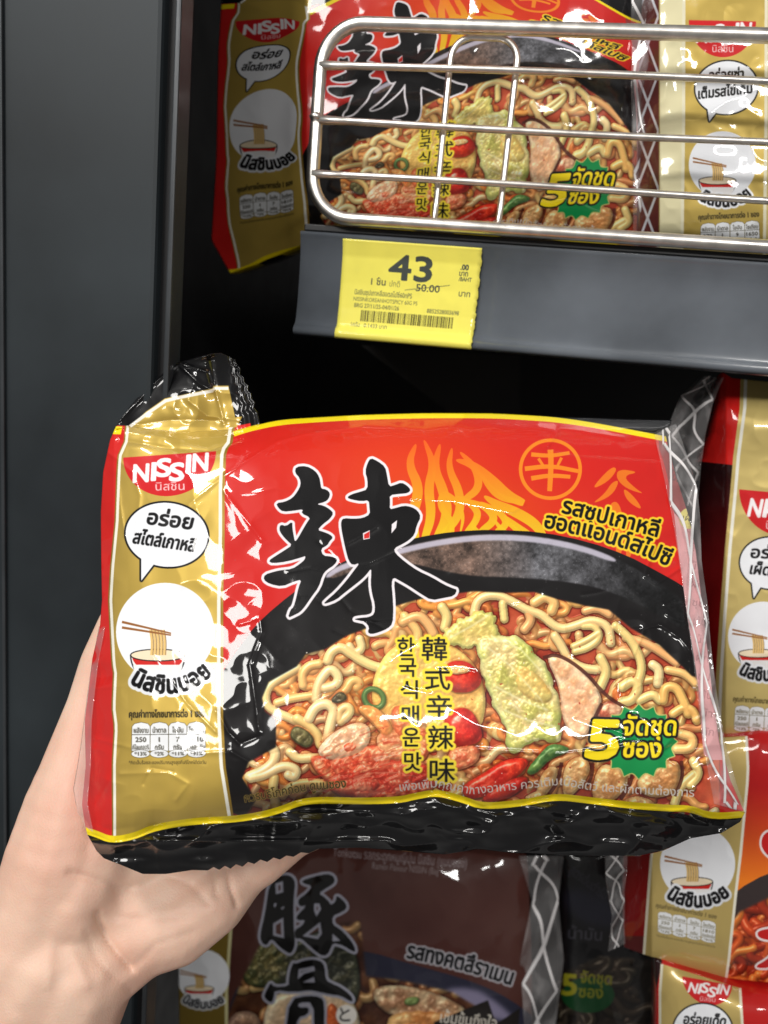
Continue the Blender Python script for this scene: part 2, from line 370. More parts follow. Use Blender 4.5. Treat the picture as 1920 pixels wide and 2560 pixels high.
YBOT = [(190, 2070), (237, 2083), (278, 2101), (335, 2091), (387, 2068), (491, 2052), (579, 2049), (647, 2039), (698, 2026), (750, 2005), (802, 2000), (906, 2003), (1000, 2000), (1040, 1990), (1093, 1981), (1156, 1998), (1207, 2017), (1311, 2007), (1389, 1991), (1467, 2000), (1570, 2013), (1674, 2021), (1726, 2021), (1778, 2042), (1880, 2034)]
BAND_L = [(318, 1050), (320, 1062), (316, 1104), (300, 1140), (297, 1193), (293, 1304), (282, 1415), (277, 1500), (285, 1659), (289, 1683), (285, 1770), (291, 1818), (286, 1910), (287, 2079), (287, 2120)]
BAND_R = [(605, 1030), (603, 1045), (574, 1068), (568, 1110), (553, 1125), (549, 1220), (549, 1331), (545, 1500), (545, 1604), (545, 1790), (551, 1915), (571, 2039), (580, 2080)]

def hero_art(S):
    A = Art(160, 860, 1900, 2220, S)
    XX, YY = A.X[None, :], A.Y[:, None]
    # red ground warming to orange round the middle
    k = np.exp(-(((XX - 1010) / 260) ** 2 + ((YY - 1190) / 150) ** 2)); k2 = np.exp(-(((XX - 1230) / 230) ** 2 + ((YY - 1290) / 90) ** 2))
    base = np.array(RED) / 255.
    A.rgb[:] = base + np.clip(.55 * k + .5 * k2, 0, 1)[..., None] * (np.array((228, 84, 24)) / 255. - base)
    OR = lambda X, Y: np.dstack([0 * X + 236 + 0 * Y, np.clip(118 + (Y - 1150) * .42, 100, 196) + 0 * X, 34 + 0 * X + 0 * Y])
    # swirling mane of curved flames behind the sign
    def tongue(p, w, col=OR, k=.95):
        q = smooth_poly(p, 3, False); g = np.gradient(q, axis=0); g /= np.hypot(g[:, 0], g[:, 1])[:, None] + 1e-9
        wd = (w * .5 * np.sin(np.linspace(.5, math.pi, len(q))) ** .8)[:, None]; nn = np.c_[-g[:, 1], g[:, 0]]
        A.poly(np.vstack([q + nn * wd, (q - nn * wd)[::-1]]), col, k)
    for p, w in [([(1040,1350),(1030,1290),(1050,1220),(1020,1160),(1040,1110)],26), ([(1060,1350),(1080,1290),(1070,1220),(1085,1160),(1060,1100)],24), ([(1090,1348),(1120,1290),(1110,1230),(1085,1170),(1100,1110)],26),
                 ([(1100,1345),(1150,1290),(1150,1230),(1120,1170),(1130,1120)],22), ([(1130,1340),(1130,1300),(1100,1270),(1105,1230),(1140,1250),(1160,1290),(1150,1335)],16), ([(1160,1250),(1200,1220),(1190,1170),(1150,1130)],20),
                 ([(1160,1340),(1200,1290),(1180,1260),(1140,1240)],18), ([(1310,1258),(1270,1240),(1230,1200),(1180,1160),(1140,1150)],26), ([(1300,1255),(1250,1245),(1220,1215),(1200,1180)],16), ([(1200,1330),(1240,1300),(1220,1270),(1170,1250)],20),
                 ([(1240,1330),(1270,1310),(1250,1280),(1200,1255)],18), ([(1360,1345),(1340,1310),(1290,1280),(1240,1260),(1210,1240)],26), ([(1330,1340),(1290,1315),(1260,1290)],16), ([(1300,1336),(1285,1318),(1262,1304)],12), ([(1200,1334),(1180,1316),(1190,1290)],12), ([(1270,1334),(1250,1320),(1236,1300)],11)]:
        tongue(p, w)
    # ringed sign and the leaping flame figure
    ring = A.fill(poly_edges(ellipse(1376, 1173, 79, 77), ellipse(1376, 1173, 70, 68)))
    A.paint(ring, (238, 138, 36), .95)
    for p, w in [([(1376,1124),(1378,1160),(1374,1228)],15), ([(1328,1136),(1376,1140),(1424,1132)],11), ([(1312,1172),(1376,1164),(1446,1178)],12), ([(1328,1196),(1376,1188),(1426,1192)],12), ([(1346,1146),(1358,1164)],8), ([(1404,1144),(1394,1164)],8)]:
        A.line(p, w, (238, 138, 36), .95, w1=w * .8, sm=2)
    for p in [[(1528,1166),(1545,1172),(1520,1205),(1474,1226)],[(1545,1172),(1600,1180),(1556,1190),(1590,1222),(1612,1236),(1566,1222),(1540,1196)],[(1530,1205),(1550,1200),(1530,1240),(1476,1262),(1512,1234)],[(1556,1216),(1590,1246),(1608,1278),(1566,1252)],[(1520,1262),(1545,1250),(1560,1300),(1555,1390),(1540,1395),(1538,1320)],[(1575,1300),(1590,1340),(1575,1400),(1562,1398)]]:
        A.poly(p, (238, 128, 36), .9, sm=2)
    # pot: black wall, pale rim, grey stone band
    pot = [(555,1690),(561,1671),(590,1628),(623,1583),(659,1543),(728,1485),(793,1440),(855,1405),(940,1370),(1041,1344),(1133,1329),(1229,1324),(1355,1330),(1470,1354),(1567,1388),(1639,1426),(1707,1464),(1800,1530),(1800,2130),(545,2130)]
    A.poly(pot, (20, 18, 19), sm=1)
    rim = [(815,1434),(855,1409),(930,1390),(988,1373),(1085,1350),(1205,1335),(1326,1338),(1446,1360),(1540,1394)]
    band = rim + [(1648,1455),(1720,1510),(1720,1580),(1648,1540),(1570,1496),(1467,1460),(1311,1444),(1155,1440),(1000,1400),(900,1420),(830,1450)]
    nz = .62 * fbm(A.H, A.W, 46 * S, 3, 3) + .38 * fbm(A.H, A.W, 7 * S, 43, 3)
    nz = np.clip((nz - .5) * 1.7 + .5, 0, 1.2) + (vnoise(A.H, A.W, 2.2 * S, 9) > .86) * .3
    def stone(X, Y):
        c0 = int(round((X[0, 0] - A.x0) * S - .5)); r0 = int(round((Y[0, 0] - A.y0) * S - .5))
        n = nz[r0:r0 + Y.shape[0], c0:c0 + X.shape[1]][..., None]
        wx = np.clip((X - 1180) / 160, 0, 1)[..., None]; fade = np.clip((1720 - X) / 300, .3, 1)[..., None]
        return (np.array((104, 84, 74)) * (1 - wx) + np.array((88, 88, 92)) * wx) * (.40 + 1.1 * n) * fade
    A.paint(A.soft(A.fill(poly_edges(smooth_poly(band, 2))), 3), stone)
    M = A.fill(poly_edges(smooth_poly(np.vstack([np.array(rim), np.array(rim)[::-1] + [0, 15]]), 2)))
    A.paint(A.soft(M, 3), (196, 190, 206), .9)
    rg = np.random.RandomState(5)
    for _ in range(420):
        x, y = rg.uniform(565, 1700), rg.uniform(1360, 1780); A.poly(ellipse(x, y, rg.uniform(.8, 2.2), rg.uniform(.8, 2), 0, 8), (150, 146, 150), rg.uniform(.1, .45) * (1 if x > 1000 and y < 1460 else .5))
    # food
    clip = [(940,1562),(985,1516),(1040,1500),(1110,1488),(1184,1478),(1269,1482),(1336,1480),(1395,1498),(1463,1514),(1522,1524),(1577,1570),(1648,1612),(1691,1652),(1730,1690),(1800,1700),(1800,2060),(600,2060),(640,2000),(606,1945),(622,1905),(690,1868),(690,1800),(662,1778),(655,1745),(672,1705),(742,1666),(764,1636),(815,1622),(865,1590)]
    R = Relief(A, (570, 1450, 1800, 2080), 8)
    R.ground((172, 64, 46), (208, 108, 78), 90, 21)
    inside = lambda x, y: (((x - 1240) / 640) ** 2 + ((y - 1890) / 425) ** 2) < 1 or (x > 640 and y > 1880)
    rg = R.rg; n = 0
    while n < 240:
        x, y = rg.uniform(590, 1790), rg.uniform(1470, 2050)
        if not inside(x, y): continue
        n += 1; d = n / 240.
        c = np.array(NOOD[rg.randint(len(NOOD))]) * (.80 + .2 * d)
        if rg.rand() < .25: c = c * (1.0, .84, .68)
        R.curl(x, y, rg.uniform(8.2, 10.8), -14 + 34 * d, c, n=rg.randint(24, 56), step=7.5, turn=rg.uniform(.24, .5))
    tr = lambda z, ox=540, oy=1380, k=.3617: [(ox + x * k, oy + y * k) for x, y in z]
    for z, r, zz, c in [([(560,800),(400,890),(340,960),(345,1060),(420,1110),(520,1150),(590,1190)], 14, 26, 0), ([(600,920),(590,840),(640,780),(710,770)], 14, 30, 1), ([(770,750),(790,690),(860,650),(930,700),(1020,760),(1120,800),(1180,790)], 15, 34, 0), ([(920,650),(950,700),(1010,670),(990,600)], 13, 30, 4),
                        ([(690,1010),(700,920),(740,850),(790,800),(850,860),(830,920),(750,940)], 15, 32, 4), ([(420,1040),(520,1010),(660,990)], 13, 28, 1), ([(640,1150),(680,1070),(760,1040),(820,1090),(790,1180),(770,1290)], 16, 40, 4), ([(860,1170),(930,1110),(910,1060),(850,1090),(850,1150)], 14, 38, 0), ([(560,1150),(640,1200),(700,1260),(720,1330)], 15, 36, 2),
                        ([(250,1330),(330,1310),(410,1370),(400,1450),(330,1510),(230,1550)], 16, 34, 4), ([(240,1560),(340,1540),(460,1470),(560,1500),(540,1560),(500,1540)], 15, 36, 4), ([(510,1380),(560,1430),(660,1420),(720,1420)], 14, 34, 0), ([(400,1560),(390,1640),(420,1780)], 15, 30, 2), ([(460,1680),(520,1610),(640,1590),(740,1600)], 14, 30, 1), ([(1300,440),(1360,500),(1400,560),(1380,640)], 14, 36, 1), ([(1290,480),(1400,430),(1470,500),(1500,560)], 15, 40, 3), ([(1560,380),(1600,440),(1580,520)], 15, 44, 2)]:
        R.noodle(smooth_poly(tr(z), 3, False), r * .80, zz, NOOD[c])
    t2 = lambda z: tr(z, 1100, 1480, .4219)
    for z, r, zz, c in [([(200,130),(220,40),(320,10),(420,50),(520,110),(600,130),(660,190),(720,220),(800,200),(900,160),(1000,200),(1010,300)], 14, 42, 0), ([(560,60),(620,20),(680,60),(660,110)], 16, 40, 1), ([(680,260),(720,320),(760,400),(840,450),(930,460)], 14, 40, 0), ([(790,320),(860,290),(940,240)], 11, 46, 2), ([(800,350),(880,330),(950,270),(920,200),(850,200)], 12, 44, 2), ([(860,110),(930,90),(1000,130)], 13, 36, 3), ([(1040,200),(1110,260),(1160,330),(1200,440),(1170,540)], 14, 40, 2), ([(1100,270),(1220,300),(1330,370),(1400,420)], 13, 34, 3),
                        ([(950,560),(990,470),(950,390)], 15, 42, 2), ([(1080,560),(1140,520),(1180,560),(1140,640),(1080,650)], 16, 44, 2), ([(1320,640),(1330,560),(1400,560),(1440,640),(1470,720)], 15, 44, 5), ([(1350,460),(1450,480),(1510,540)], 13, 38, 1), ([(1290,540),(1300,460),(1260,430)], 15, 42, 4), ([(370,70),(380,160)], 13, 44, 2), ([(500,220),(540,170),(520,110)], 14, 40, 3), ([(1180,640),(1260,600),(1300,640)], 14, 42, 2), ([(1380,720),(1440,680),(1500,700),(1520,760)], 14, 44, 5), ([(1430,840),(1500,860),(1490,930),(1400,930)], 15, 46, 1), ([(1500,1000),(1540,1080),(1480,1140)], 14, 42, 2), ([(1390,1250),(1420,1150),(1500,1080)], 14, 42, 2)]:
        R.noodle(smooth_poly(t2(z), 3, False), r * .80, zz, NOOD[c])
    # toppings
    R.lump([(930,1690),(980,1610),(1080,1590),(1180,1640),(1220,1740),(1200,1840),(1080,1880),(990,1850),(930,1780)], 44, 20, (252,224,136), (238,206,120), 40, 12, 1, mott=.2)
    R.lump(ruffle(t2([(-10,250),(130,150),(300,90),(360,240),(300,330),(60,330)]), 5, 0), 58, 14, (238,228,156), (212,210,122), 40, 12, 2, mott=.2)
    R.lump(ruffle(t2([(190,290),(260,240),(480,270),(560,340),(650,480),(700,590),(715,700),(730,910),(600,860),(450,960),(390,930),(380,760),(280,620),(250,450)]), 5, 5), 64, 20, (234,232,170), (192,204,112), 46, 20, 6, mott=.2)
    R.lump(ruffle(t2([(420,400),(520,420),(620,520),(690,620),(640,680),(500,640),(430,540)]), 5, 5), 70, 20, (240,206,118), (222,212,130), 34, 12, 9, mott=.2)
    R.lump(ruffle(t2([(300,560),(380,620),(520,690),(700,720),(725,900),(600,850),(450,940),(400,760)]), 5, 1), 70, 12, (210,216,136), (232,230,176), 34, 16, 4, mott=.2)
    R.lump(t2([(620,380),(700,365),(850,470),(970,620),(930,720),(860,870),(800,870),(720,760),(710,560)]), 62, 14, (246,216,188), (236,190,150), 22, 6, 3)
    R.lump(t2([(960,660),(1010,640),(1110,690),(1040,760),(920,750)]), 66, 12, (226,190,160), (160,80,60), 18, 6, 13)
    for i, z in enumerate([[(560,1190),(620,1040),(700,1030),(690,1120),(600,1240)], [(720,1180),(740,1010),(850,960),(900,1040),(850,1140),(760,1230)], [(890,1220),(940,1010),(1060,1040),(1130,1110),(1060,1220),(960,1270)], [(1150,1130),(1240,1060),(1320,1000),(1420,1000),(1430,1100),(1380,1210),(1220,1220)], [(480,1230),(560,1180),(640,1170),(640,1240)], [(1060,1240),(1180,1200),(1300,1260),(1200,1300)]]):
        R.lump(t2(z), 60, 16, (234,196,142), (204,150,96), 16, 8, 30 + i)
    K = lambda z: tr(z)
    for z, zz, c1, c2, st in [([(640,1420),(720,1400),(820,1430),(860,1570),(780,1600),(690,1520)],64,(240,150,112),(222,92,64),1.2), ([(820,1570),(1000,1490),(1250,1440),(1350,1540),(1240,1680),(900,1700)],66,(208,62,46),(236,120,92),.4),
                              ([(760,1450),(900,1400),(1080,1320),(1230,1380),(1200,1490),(1000,1550),(830,1560)],72,(222,86,62),(244,150,118),.5), ([(690,1380),(760,1290),(850,1220),(1000,1165),(1080,1230),(1040,1370),(900,1430),(760,1440)],78,(250,220,194),(242,184,150),.8),
                              ([(1100,1270),(1200,1220),(1290,1250),(1340,1390),(1260,1470),(1130,1390)],76,(246,184,144),(230,118,88),1.4), ([(860,1330),(960,1290),(1010,1340),(930,1400),(870,1390)],84,(236,132,100),(222,90,66),.6), ([(900,1600),(1060,1560),(1180,1600),(1100,1660),(950,1660)],80,(240,150,124),(214,70,54),.2), ([(1240,1500),(1380,1430),(1500,1500),(1460,1600),(1320,1620)],74,(232,116,88),(206,54,40),.9)]:
        R.lump(K(z), zz, 16, c1, c2, 22, 12, int(z[0][0]), streak=st, mott=.3)
    R.lump(K([(960,1080),(1050,1050),(1150,1100),(1240,1240),(1180,1300),(1080,1180)]), 84, 14, (246,164,96), (238,130,76), 22, 10, 23)
    R.lump(K([(740,1600),(860,1500),(1050,1440),(1300,1420),(1480,1500),(1540,1640),(1300,1700),(900,1720)]), 70, 18, (212,62,46), (240,128,102), 20, 12, 27, streak=1.3, mott=.3)
    R.lump(K([(1180,1080),(1330,1050),(1440,1160),(1500,1330),(1420,1480),(1280,1400)]), 70, 18, (240,180,130), (218,96,66), 18, 22, 28)
    R.lump(t2([(20,420),(150,400),(230,470),(255,540),(180,600),(40,590)]), 88, 26, (208,36,28), (222,58,40), 20, 3, 40, gl=2)
    R.lump(t2([(40,440),(150,430),(190,470),(110,490),(50,480)]), 112, 5, (240,180,120), (250,220,170), 8, 8, 41)
    R.lump(t2([(20,740),(90,685),(180,690),(240,790),(255,880),(150,920),(30,900)]), 86, 30, (204,34,30), (224,60,48), 20, 3, 42, gl=2.4)
    R.lump(t2([(40,930),(230,900),(240,1000),(120,1060),(60,1040)]), 84, 12, (230,150,110), (220,110,80), 14, 12, 43)
    R.lump(t2([(120,1150),(250,1080),(390,985),(545,985),(480,1080),(330,1190),(160,1240)]), 84, 18, (200,36,28), (220,60,40), 24, 5, 44, gl=1.6)
    R.lump(t2([(260,1200),(400,1110),(520,1090),(520,1140),(400,1230),(250,1250)]), 86, 16, (190,34,28), (214,60,40), 24, 5, 45)
    R.lump(t2([(500,1070),(590,960),(660,890),(780,925),(740,960),(650,990),(560,1090)]), 80, 14, (74,120,66), (110,150,80), 14, 6, 46)
    R.lump(K([(510,1240),(560,1190),(690,1280),(640,1370),(520,1300)]), 66, 5, (86,84,56), (110,106,70), 12, 8, 47)
    R.lump(K([(780,1030),(860,950),(920,1010),(850,1050)]), 60, 5, (72,66,52), (100,92,70), 10, 8, 48)
    q = K([(1090,1010)])[0]
    R.noodle(ellipse(q[0], q[1], 26, 22, 40, 40), 7, 70, (70, 110, 66))
    R.finish(clip, 1.0)
    # veins of the leaves, streaks of the kimchi, flecks of chilli
    rk = np.random.RandomState(6)
    for z in ([(250,300),(420,440),(600,640),(700,880)], [(300,260),(480,340),(600,470)], [(330,560),(480,640),(640,700)], [(380,700),(520,760),(690,800)], [(420,420),(400,560),(470,720)], [(60,270),(190,200),(300,130)], [(560,480),(560,600),(600,740)]):
        A.paint(A.soft(A.fill(poly_edges(np.vstack([np.array(t2(z)) + [0, -2.5], np.array(t2(z))[::-1] + [0, 2.5]]))), 3), (244, 240, 190), .6)
    for _ in range(55):
        x, y = rk.uniform(770, 1060), rk.uniform(1830, 1990); a_ = rk.uniform(-.45, -.05) + (x - 900) * .0016; l_ = rk.uniform(24, 90)
        if y < 1830 + (x < 860) * 40: continue
        c_ = [(252, 222, 200), (206, 48, 34), (238, 140, 110), (186, 36, 28)][rk.randint(4)]
        A.line([(x, y), (x + l_ * .5 * math.cos(a_), y + l_ * .5 * math.sin(a_) - 3), (x + l_ * math.cos(a_), y + l_ * math.sin(a_))], rk.uniform(3, 9), c_, rk.uniform(.25, .6), w1=1, sm=2)
    for _ in range(90):
        x, y = rk.uniform(760, 1600), rk.uniform(1600, 1990); A.poly(ellipse(x, y, rk.uniform(1.2, 3.4), rk.uniform(1, 2.4), rk.rand() * 180, 8), [(176, 40, 26), (252, 240, 220)][int(rk.rand() < .4)], .8)
    # dark skin of the pork slices
    for z in ([(610,390),(700,365),(860,470),(985,620),(1110,690)], [(960,660),(915,750)], [(900,1010),(905,1080),(870,1150)], [(1140,1060),(1130,1140),(1070,1230)], [(1430,1000),(1440,1100),(1390,1210)], [(720,1010),(700,1130),(620,1230)]):
        A.line(t2(z), 9, (74, 30, 22), .8, sm=2)
    A.paint(A.soft(A.fill(poly_edges(ellipse(1000, 1720, 130, 170))), 60), (255, 232, 120), .16)
    A.paint(A.soft(A.fill(poly_edges([(560,1990),(760,1960),(1000,2010),(1000,2060),(560,2080)])), 16), (24, 12, 10), .55)
    # the big sign
    T = lambda p: p * .31344 + [640, 1120]
    M = A.fill(poly_edges(smooth_poly(T(ZL), 1), smooth_poly(T(ZR), 1), *[T(h) for h in ZH]))
    A.paint(A.grow(M, 7.2), (238, 232, 236)); A.paint(M, (12, 11, 13))
    A.poly(T(np.array([(862,690),(906,664),(904,716),(862,724)], float)), RED); 
    # flavour in Thai, upright Korean and Chinese
    A.write(text_on('รสซุปเกาหลี', 1404, 1281, 1642, 1342, 56), INK, bold=2.0, rim=(246, 208, 46), rimw=6)
    A.write(text_path('ฮอตแอนด์สไปซี', [(1360, 1318), (1470, 1342), (1580, 1376), (1668, 1414)], 56), INK, bold=2.0, rim=(246, 208, 46), rimw=6)
    for col_ in (0, 1):
        for ch, x, y in (('한', 1015, 1617), ('국', 1019, 1669), ('식', 1023, 1724), ('매', 1026, 1787), ('운', 1028, 1843), ('맛', 1032, 1904)):
            M = A.grow(A.fill(text_box(ch, x, y, 42, 46)), 1.3); A.paint(A.grow(M, 7), (252, 226, 66)) if not col_ else A.paint(M, INK)
        for ch, x, y in (('韓', 1086, 1622), ('式', 1094, 1696), ('辛', 1098, 1767), ('辣', 1102, 1843), ('味', 1106, 1926)):
            M = A.grow(A.fill(text_box(ch, x, y, 62, 58)), 1.2); A.paint(A.grow(M, 8), (252, 226, 66)) if not col_ else A.paint(M, INK)
    burst(A, 1597, 1854, 96, (22, 142, 74)); five_pack(A)
    A.write(text_path('เพื่อเพิ่มคุณค่าทางอาหาร ควรเติมเนื้อสัตว์ และผักตามต้องการ', [(1000, 1978), (1090, 1968), (1180, 1986), (1290, 1974), (1400, 1962), (1480, 1976), (1580, 1984), (1735, 1992)], 30), (226, 220, 214), bold=.8)
    A.write(text_path('ควรบริโภคก่อน ดูบนซอง', [(613, 2006), (690, 1992), (770, 1976), (865, 1968)], 30), (30, 20, 14), bold=.5, rim=(176, 150, 70), rimw=2.0)
    # gold band and its white lines
    L, Rr = lerp_poly(BAND_L, 60), lerp_poly(BAND_R, 60)
    A.poly(np.vstack([L - [7, 0], (Rr + [13, 0])[::-1]]), (150, 120, 44), met=1)
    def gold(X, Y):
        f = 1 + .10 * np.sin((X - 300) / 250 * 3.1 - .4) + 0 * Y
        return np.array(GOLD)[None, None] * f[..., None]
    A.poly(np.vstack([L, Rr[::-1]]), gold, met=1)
    A.line(L, 7, (238, 234, 220), met=0); A.line(Rr + [2, 0], 8.5, (240, 238, 226), met=0)
    logo_cap(A, 424, 1136, 1240, 116, -.07)
    bubble(A, 417, 1337, 103, 80, (353, 1452), [('อร่อย', 366, 1309, 478, 1323, 50), ('สไตล์เกาหลี', 331, 1357, 484, 1379, 45)], 6)
    soup_disc(A, 413, 1580, 123)
    arc_name(A, 415, 1567, 166, 122, 46, 62)
    facts(A, [(330, 1808), (513, 1806), (515, 1894), (328, 1895)])
    # pale inner sachet showing down the right-hand end
    A.poly([(1675, 1190), (1690, 1330), (1705, 1440), (1715, 1520), (1735, 1640), (1750, 1750), (1755, 1850), (1762, 1900), (1830, 1900), (1830, 1750), (1790, 1400), (1780, 1190)], (226, 164, 166), sm=1)
    A.poly([(1640,1094),(1665,1110),(1730,1160),(1780,1250),(1780,1300),(1690,1310),(1672,1200)], (150, 60, 58), sm=1)
    for i, y in enumerate(range(1330, 1860, 46)):
        A.write(text_on(['ซุป', 'เส้น', 'น้ำ', 'ผัก'][i % 4], 1716 + i * 3.4, y, 1746 + i * 3.4, y + 4, 26), (120, 70, 76), k=.5)
    A.write(text_on('โปรดอ่าน', 1672, 1196, 1738, 1222, 30), (70, 40, 44), bold=.6, k=.8)
    A.poly(ellipse(1722, 1296, 24, 26), (226, 214, 120)); A.write(text_on('เผ็ด', 1706, 1300, 1738, 1306, 20), (70, 60, 40))
    # black ends with the yellow edge lines
    yb = np.array(YBOT, float); A.poly(np.vstack([yb, [(1900, 2220), (160, 2220)]]), (13, 13, 15), met=0)
    A.line(smooth_poly(yb, 2, False), 17, (240, 214, 24), met=0)
    yt = np.array(YTOP, float)
    A.poly(np.vstack([yt[4:], [(1900, 1104), (1900, 860), (600, 860)]]), (13, 13, 15), met=0)
    A.line(smooth_poly(yt[3:], 2, False), 13, (246, 222, 26), met=0)
    A.poly([(245, 1064), (306, 1066), (302, 1086), (245, 1084)], (246, 222, 26), met=0)
    A.poly([(160,860),(662,860),(662,1050),(605,1062),(306,1064),(240,1062),(160,1000)], (13, 13, 15), met=0)
    A.poly([(318,1068),(329,1062),(365,1029),(412,996),(451,988),(531,971),(534,964),(571,964),(588,1043),(606,1041),(592,1068)], GOLD, met=1)
    A.line([(325,1066),(368,1034),(414,1002),(452,993),(532,977),(536,971),(571,971)], 8, (240,238,228), met=0)
    return A
def dark_food(A, box, clip, seed, cols, n, ground, r=(9, 12), extra=None, gain=1.0, soft=0):
    R = Relief(A, box, seed); R.ground(ground[0], ground[1], 50, seed)
    for i in range(n):
        x, y = R.rg.uniform(box[0], box[2]), R.rg.uniform(box[1], box[3]); d = i / n
        R.curl(x, y, R.rg.uniform(*r), -12 + 34 * d, np.array(cols[R.rg.randint(len(cols))]) * (.75 + .3 * d), n=R.rg.randint(12, 26), step=9, turn=R.rg.uniform(.25, .5))
    if extra: extra(R)
    R.finish(clip, gain, soft)
def lattice(A, x0, x1, y0, y1, step, w, col=(214, 216, 224), lean=0, met=.9):
    """White crossed lines printed on the clear end film; coverage goes into A.a."""
    y = y0 - step * 2
    while y < y1 + step:
        for a, b in (((x0, y), (x1, y + step * 1.5)), ((x1, y), (x0, y + step * 1.5))):
            A.line([(a[0] + lean * (a[1] - y0), a[1]), (b[0] + lean * (b[1] - y0), b[1])], w, col, met=met)
        y += step * 1.5
def cream_art(S):
    A = Art(1580, -160, 2160, 680, S)
    A.rgb[:] = np.array((206, 184, 116)) / 255.
    A.poly([(1560,-200),(1648,-200),(1648,700),(1560,700)], (92, 44, 42)); lattice(A, 1592, 1646, -200, 700, 96, 6)
    A.poly([(1648,-200),(1712,-200),(1708,700),(1648,700)], (226, 218, 176), met=.2)
    A.poly([(1712,-200),(1920,-200),(1915,700),(1706,700)], (190, 164, 84), met=1)
    A.poly([(1926,-200),(2200,-200),(2200,700),(1922,700)], (222, 206, 120), met=.3)
    for x in (1710, 1916): A.line([(x, -200), (x - 1, 300), (x - 6, 700)], 8, (232, 226, 196), met=0)
    A.line([(1648, -200), (1648, 700)], 3, (150, 130, 80))
    logo_cap(A, 1806, 52, 143, 84, .02)
    bubble(A, 1816, 219, 78, 66, (1773, 304), [('อร่อยซ่า', 1772, 200, 1858, 196, 34), ('เต็มรสไข่เค็ม', 1746, 247, 1880, 232, 34)], -8, out=4)
    soup_disc(A, 1806, 412, 84); arc_name(A, 1808, 405, 112, 122, 50, 42)
    facts(A, [(1752, 560), (1898, 552), (1900, 618), (1750, 626)], vals=('270', '1', '9', '1650'), pct=('*13%', '*2%', '*14%', '*82%'))
    return A
def spicy_art(S):
    A = Art(1730, 900, 2330, 1920, S)
    YY = A.Y[:, None]; k = np.clip((YY - 1180) / 360, 0, 1)[..., None] + 0 * A.X[None, :, None]
    A.rgb[:] = (np.array((36, 12, 14)) * (1 - k) + np.array((132, 18, 18)) * k) / 255.
    A.poly([(1700,880),(2400,880),(2400,1250),(1880,1168),(1700,1148)], (204, 32, 28))
    L = [(1866,880),(1862,1020),(1846,1140),(1838,1235),(1825,1370),(1812,1540),(1802,1700),(1794,1920)]
    A.poly([(x - 13, y) for x, y in L] + [(2046, 1920), (2090, 880)], (208, 186, 116), met=1)
    A.line(L, 8, (238, 236, 224), met=0)
    A.poly([(2060, 880), (2400, 880), (2400, 1930), (2010, 1930)], (190, 30, 26)); A.line([(2070, 880), (2040, 1300), (2004, 1920)], 8, (238, 236, 224), met=0)
    logo_cap(A, 1944, 1232, 1338, 96, .09)
    bubble(A, 1926, 1408, 76, 64, (1884, 1496), [('อร่อย', 1876, 1394, 1976, 1398, 40), ('เผ็ดร้อน', 1874, 1434, 1980, 1444, 38)], 4, out=4)
    soup_disc(A, 1908, 1592, 88); arc_name(A, 1912, 1580, 122, 122, 52, 46)
    facts(A, [(1838, 1764), (1986, 1774), (1984, 1838), (1834, 1828)], ink=(70, 60, 30))
    return A
def fiery_art(S):
    A = Art(1480, 1800, 2260, 2600, S)
    X, Y = A.X[None, :], A.Y[:, None]
    k = np.clip((Y - 1960 - (X - 1850) * .1) / 240, 0, 1)[..., None]
    A.rgb[:] = (np.array((178, 20, 20)) * (1 - k) + np.array((240, 126, 30)) * k) / 255.
    A.poly([(1800,2260),(1880,2200),(1960,2170),(2300,2130),(2300,2640),(1780,2640)], (56, 46, 46), sm=1)
    clip = [(1800,2340),(1850,2280),(1930,2240),(2260,2200),(2260,2470),(1930,2478),(1800,2450)]
    dark_food(A, (1800, 2210, 2250, 2480), clip, 4, [(214, 96, 44), (198, 74, 36), (226, 130, 60), (170, 56, 30)], 150, ((96, 28, 20), (170, 60, 30)), gain=1.0)
    for e in ([(1905,2090),(1925,2075),(1945,2100),(1990,2080),(2040,2070),(2060,2110),(1990,2140),(1950,2150),(1925,2145),(1903,2120)], [(1893,2325),(1960,2318),(1990,2340),(1930,2352),(1895,2345)], [(1960,2350),(1985,2360),(1935,2420),(1880,2420),(1925,2395)]):
        M = A.fill(poly_edges(smooth_poly(e, 2))); A.paint(A.grow(M, 6), (240, 228, 228)); A.paint(M, (200, 26, 26))
    A.poly([(1500,2060),(1634,2060),(1612,2400),(1500,2400)], (142, 24, 24)); A.poly([(1500,2340),(1620,2340),(1612,2420),(1500,2400)], (96, 40, 40))
    L = [(1668,1850),(1640,2060),(1628,2143),(1619,2260),(1610,2382),(1600,2440)]; Rr = [(1866,1840),(1870,1920),(1868,1960),(1852,2130),(1840,2230),(1822,2400),(1812,2470)]
    A.poly(L + Rr[::-1], (196, 172, 104), met=1)
    A.line(L, 7, (236, 230, 206), met=0); A.line(Rr, 7, (236, 232, 214), met=0)
    A.line([(1810, 2462), (2000, 2476), (2260, 2470)], 10, (216, 176, 40))
    soup_disc(A, 1744, 2160, 94); arc_name(A, 1742, 2140, 128, 126, 50, 50)
    facts(A, [(1645, 2278), (1790, 2306), (1788, 2360), (1644, 2332)], ink=(90, 80, 50))
    return A
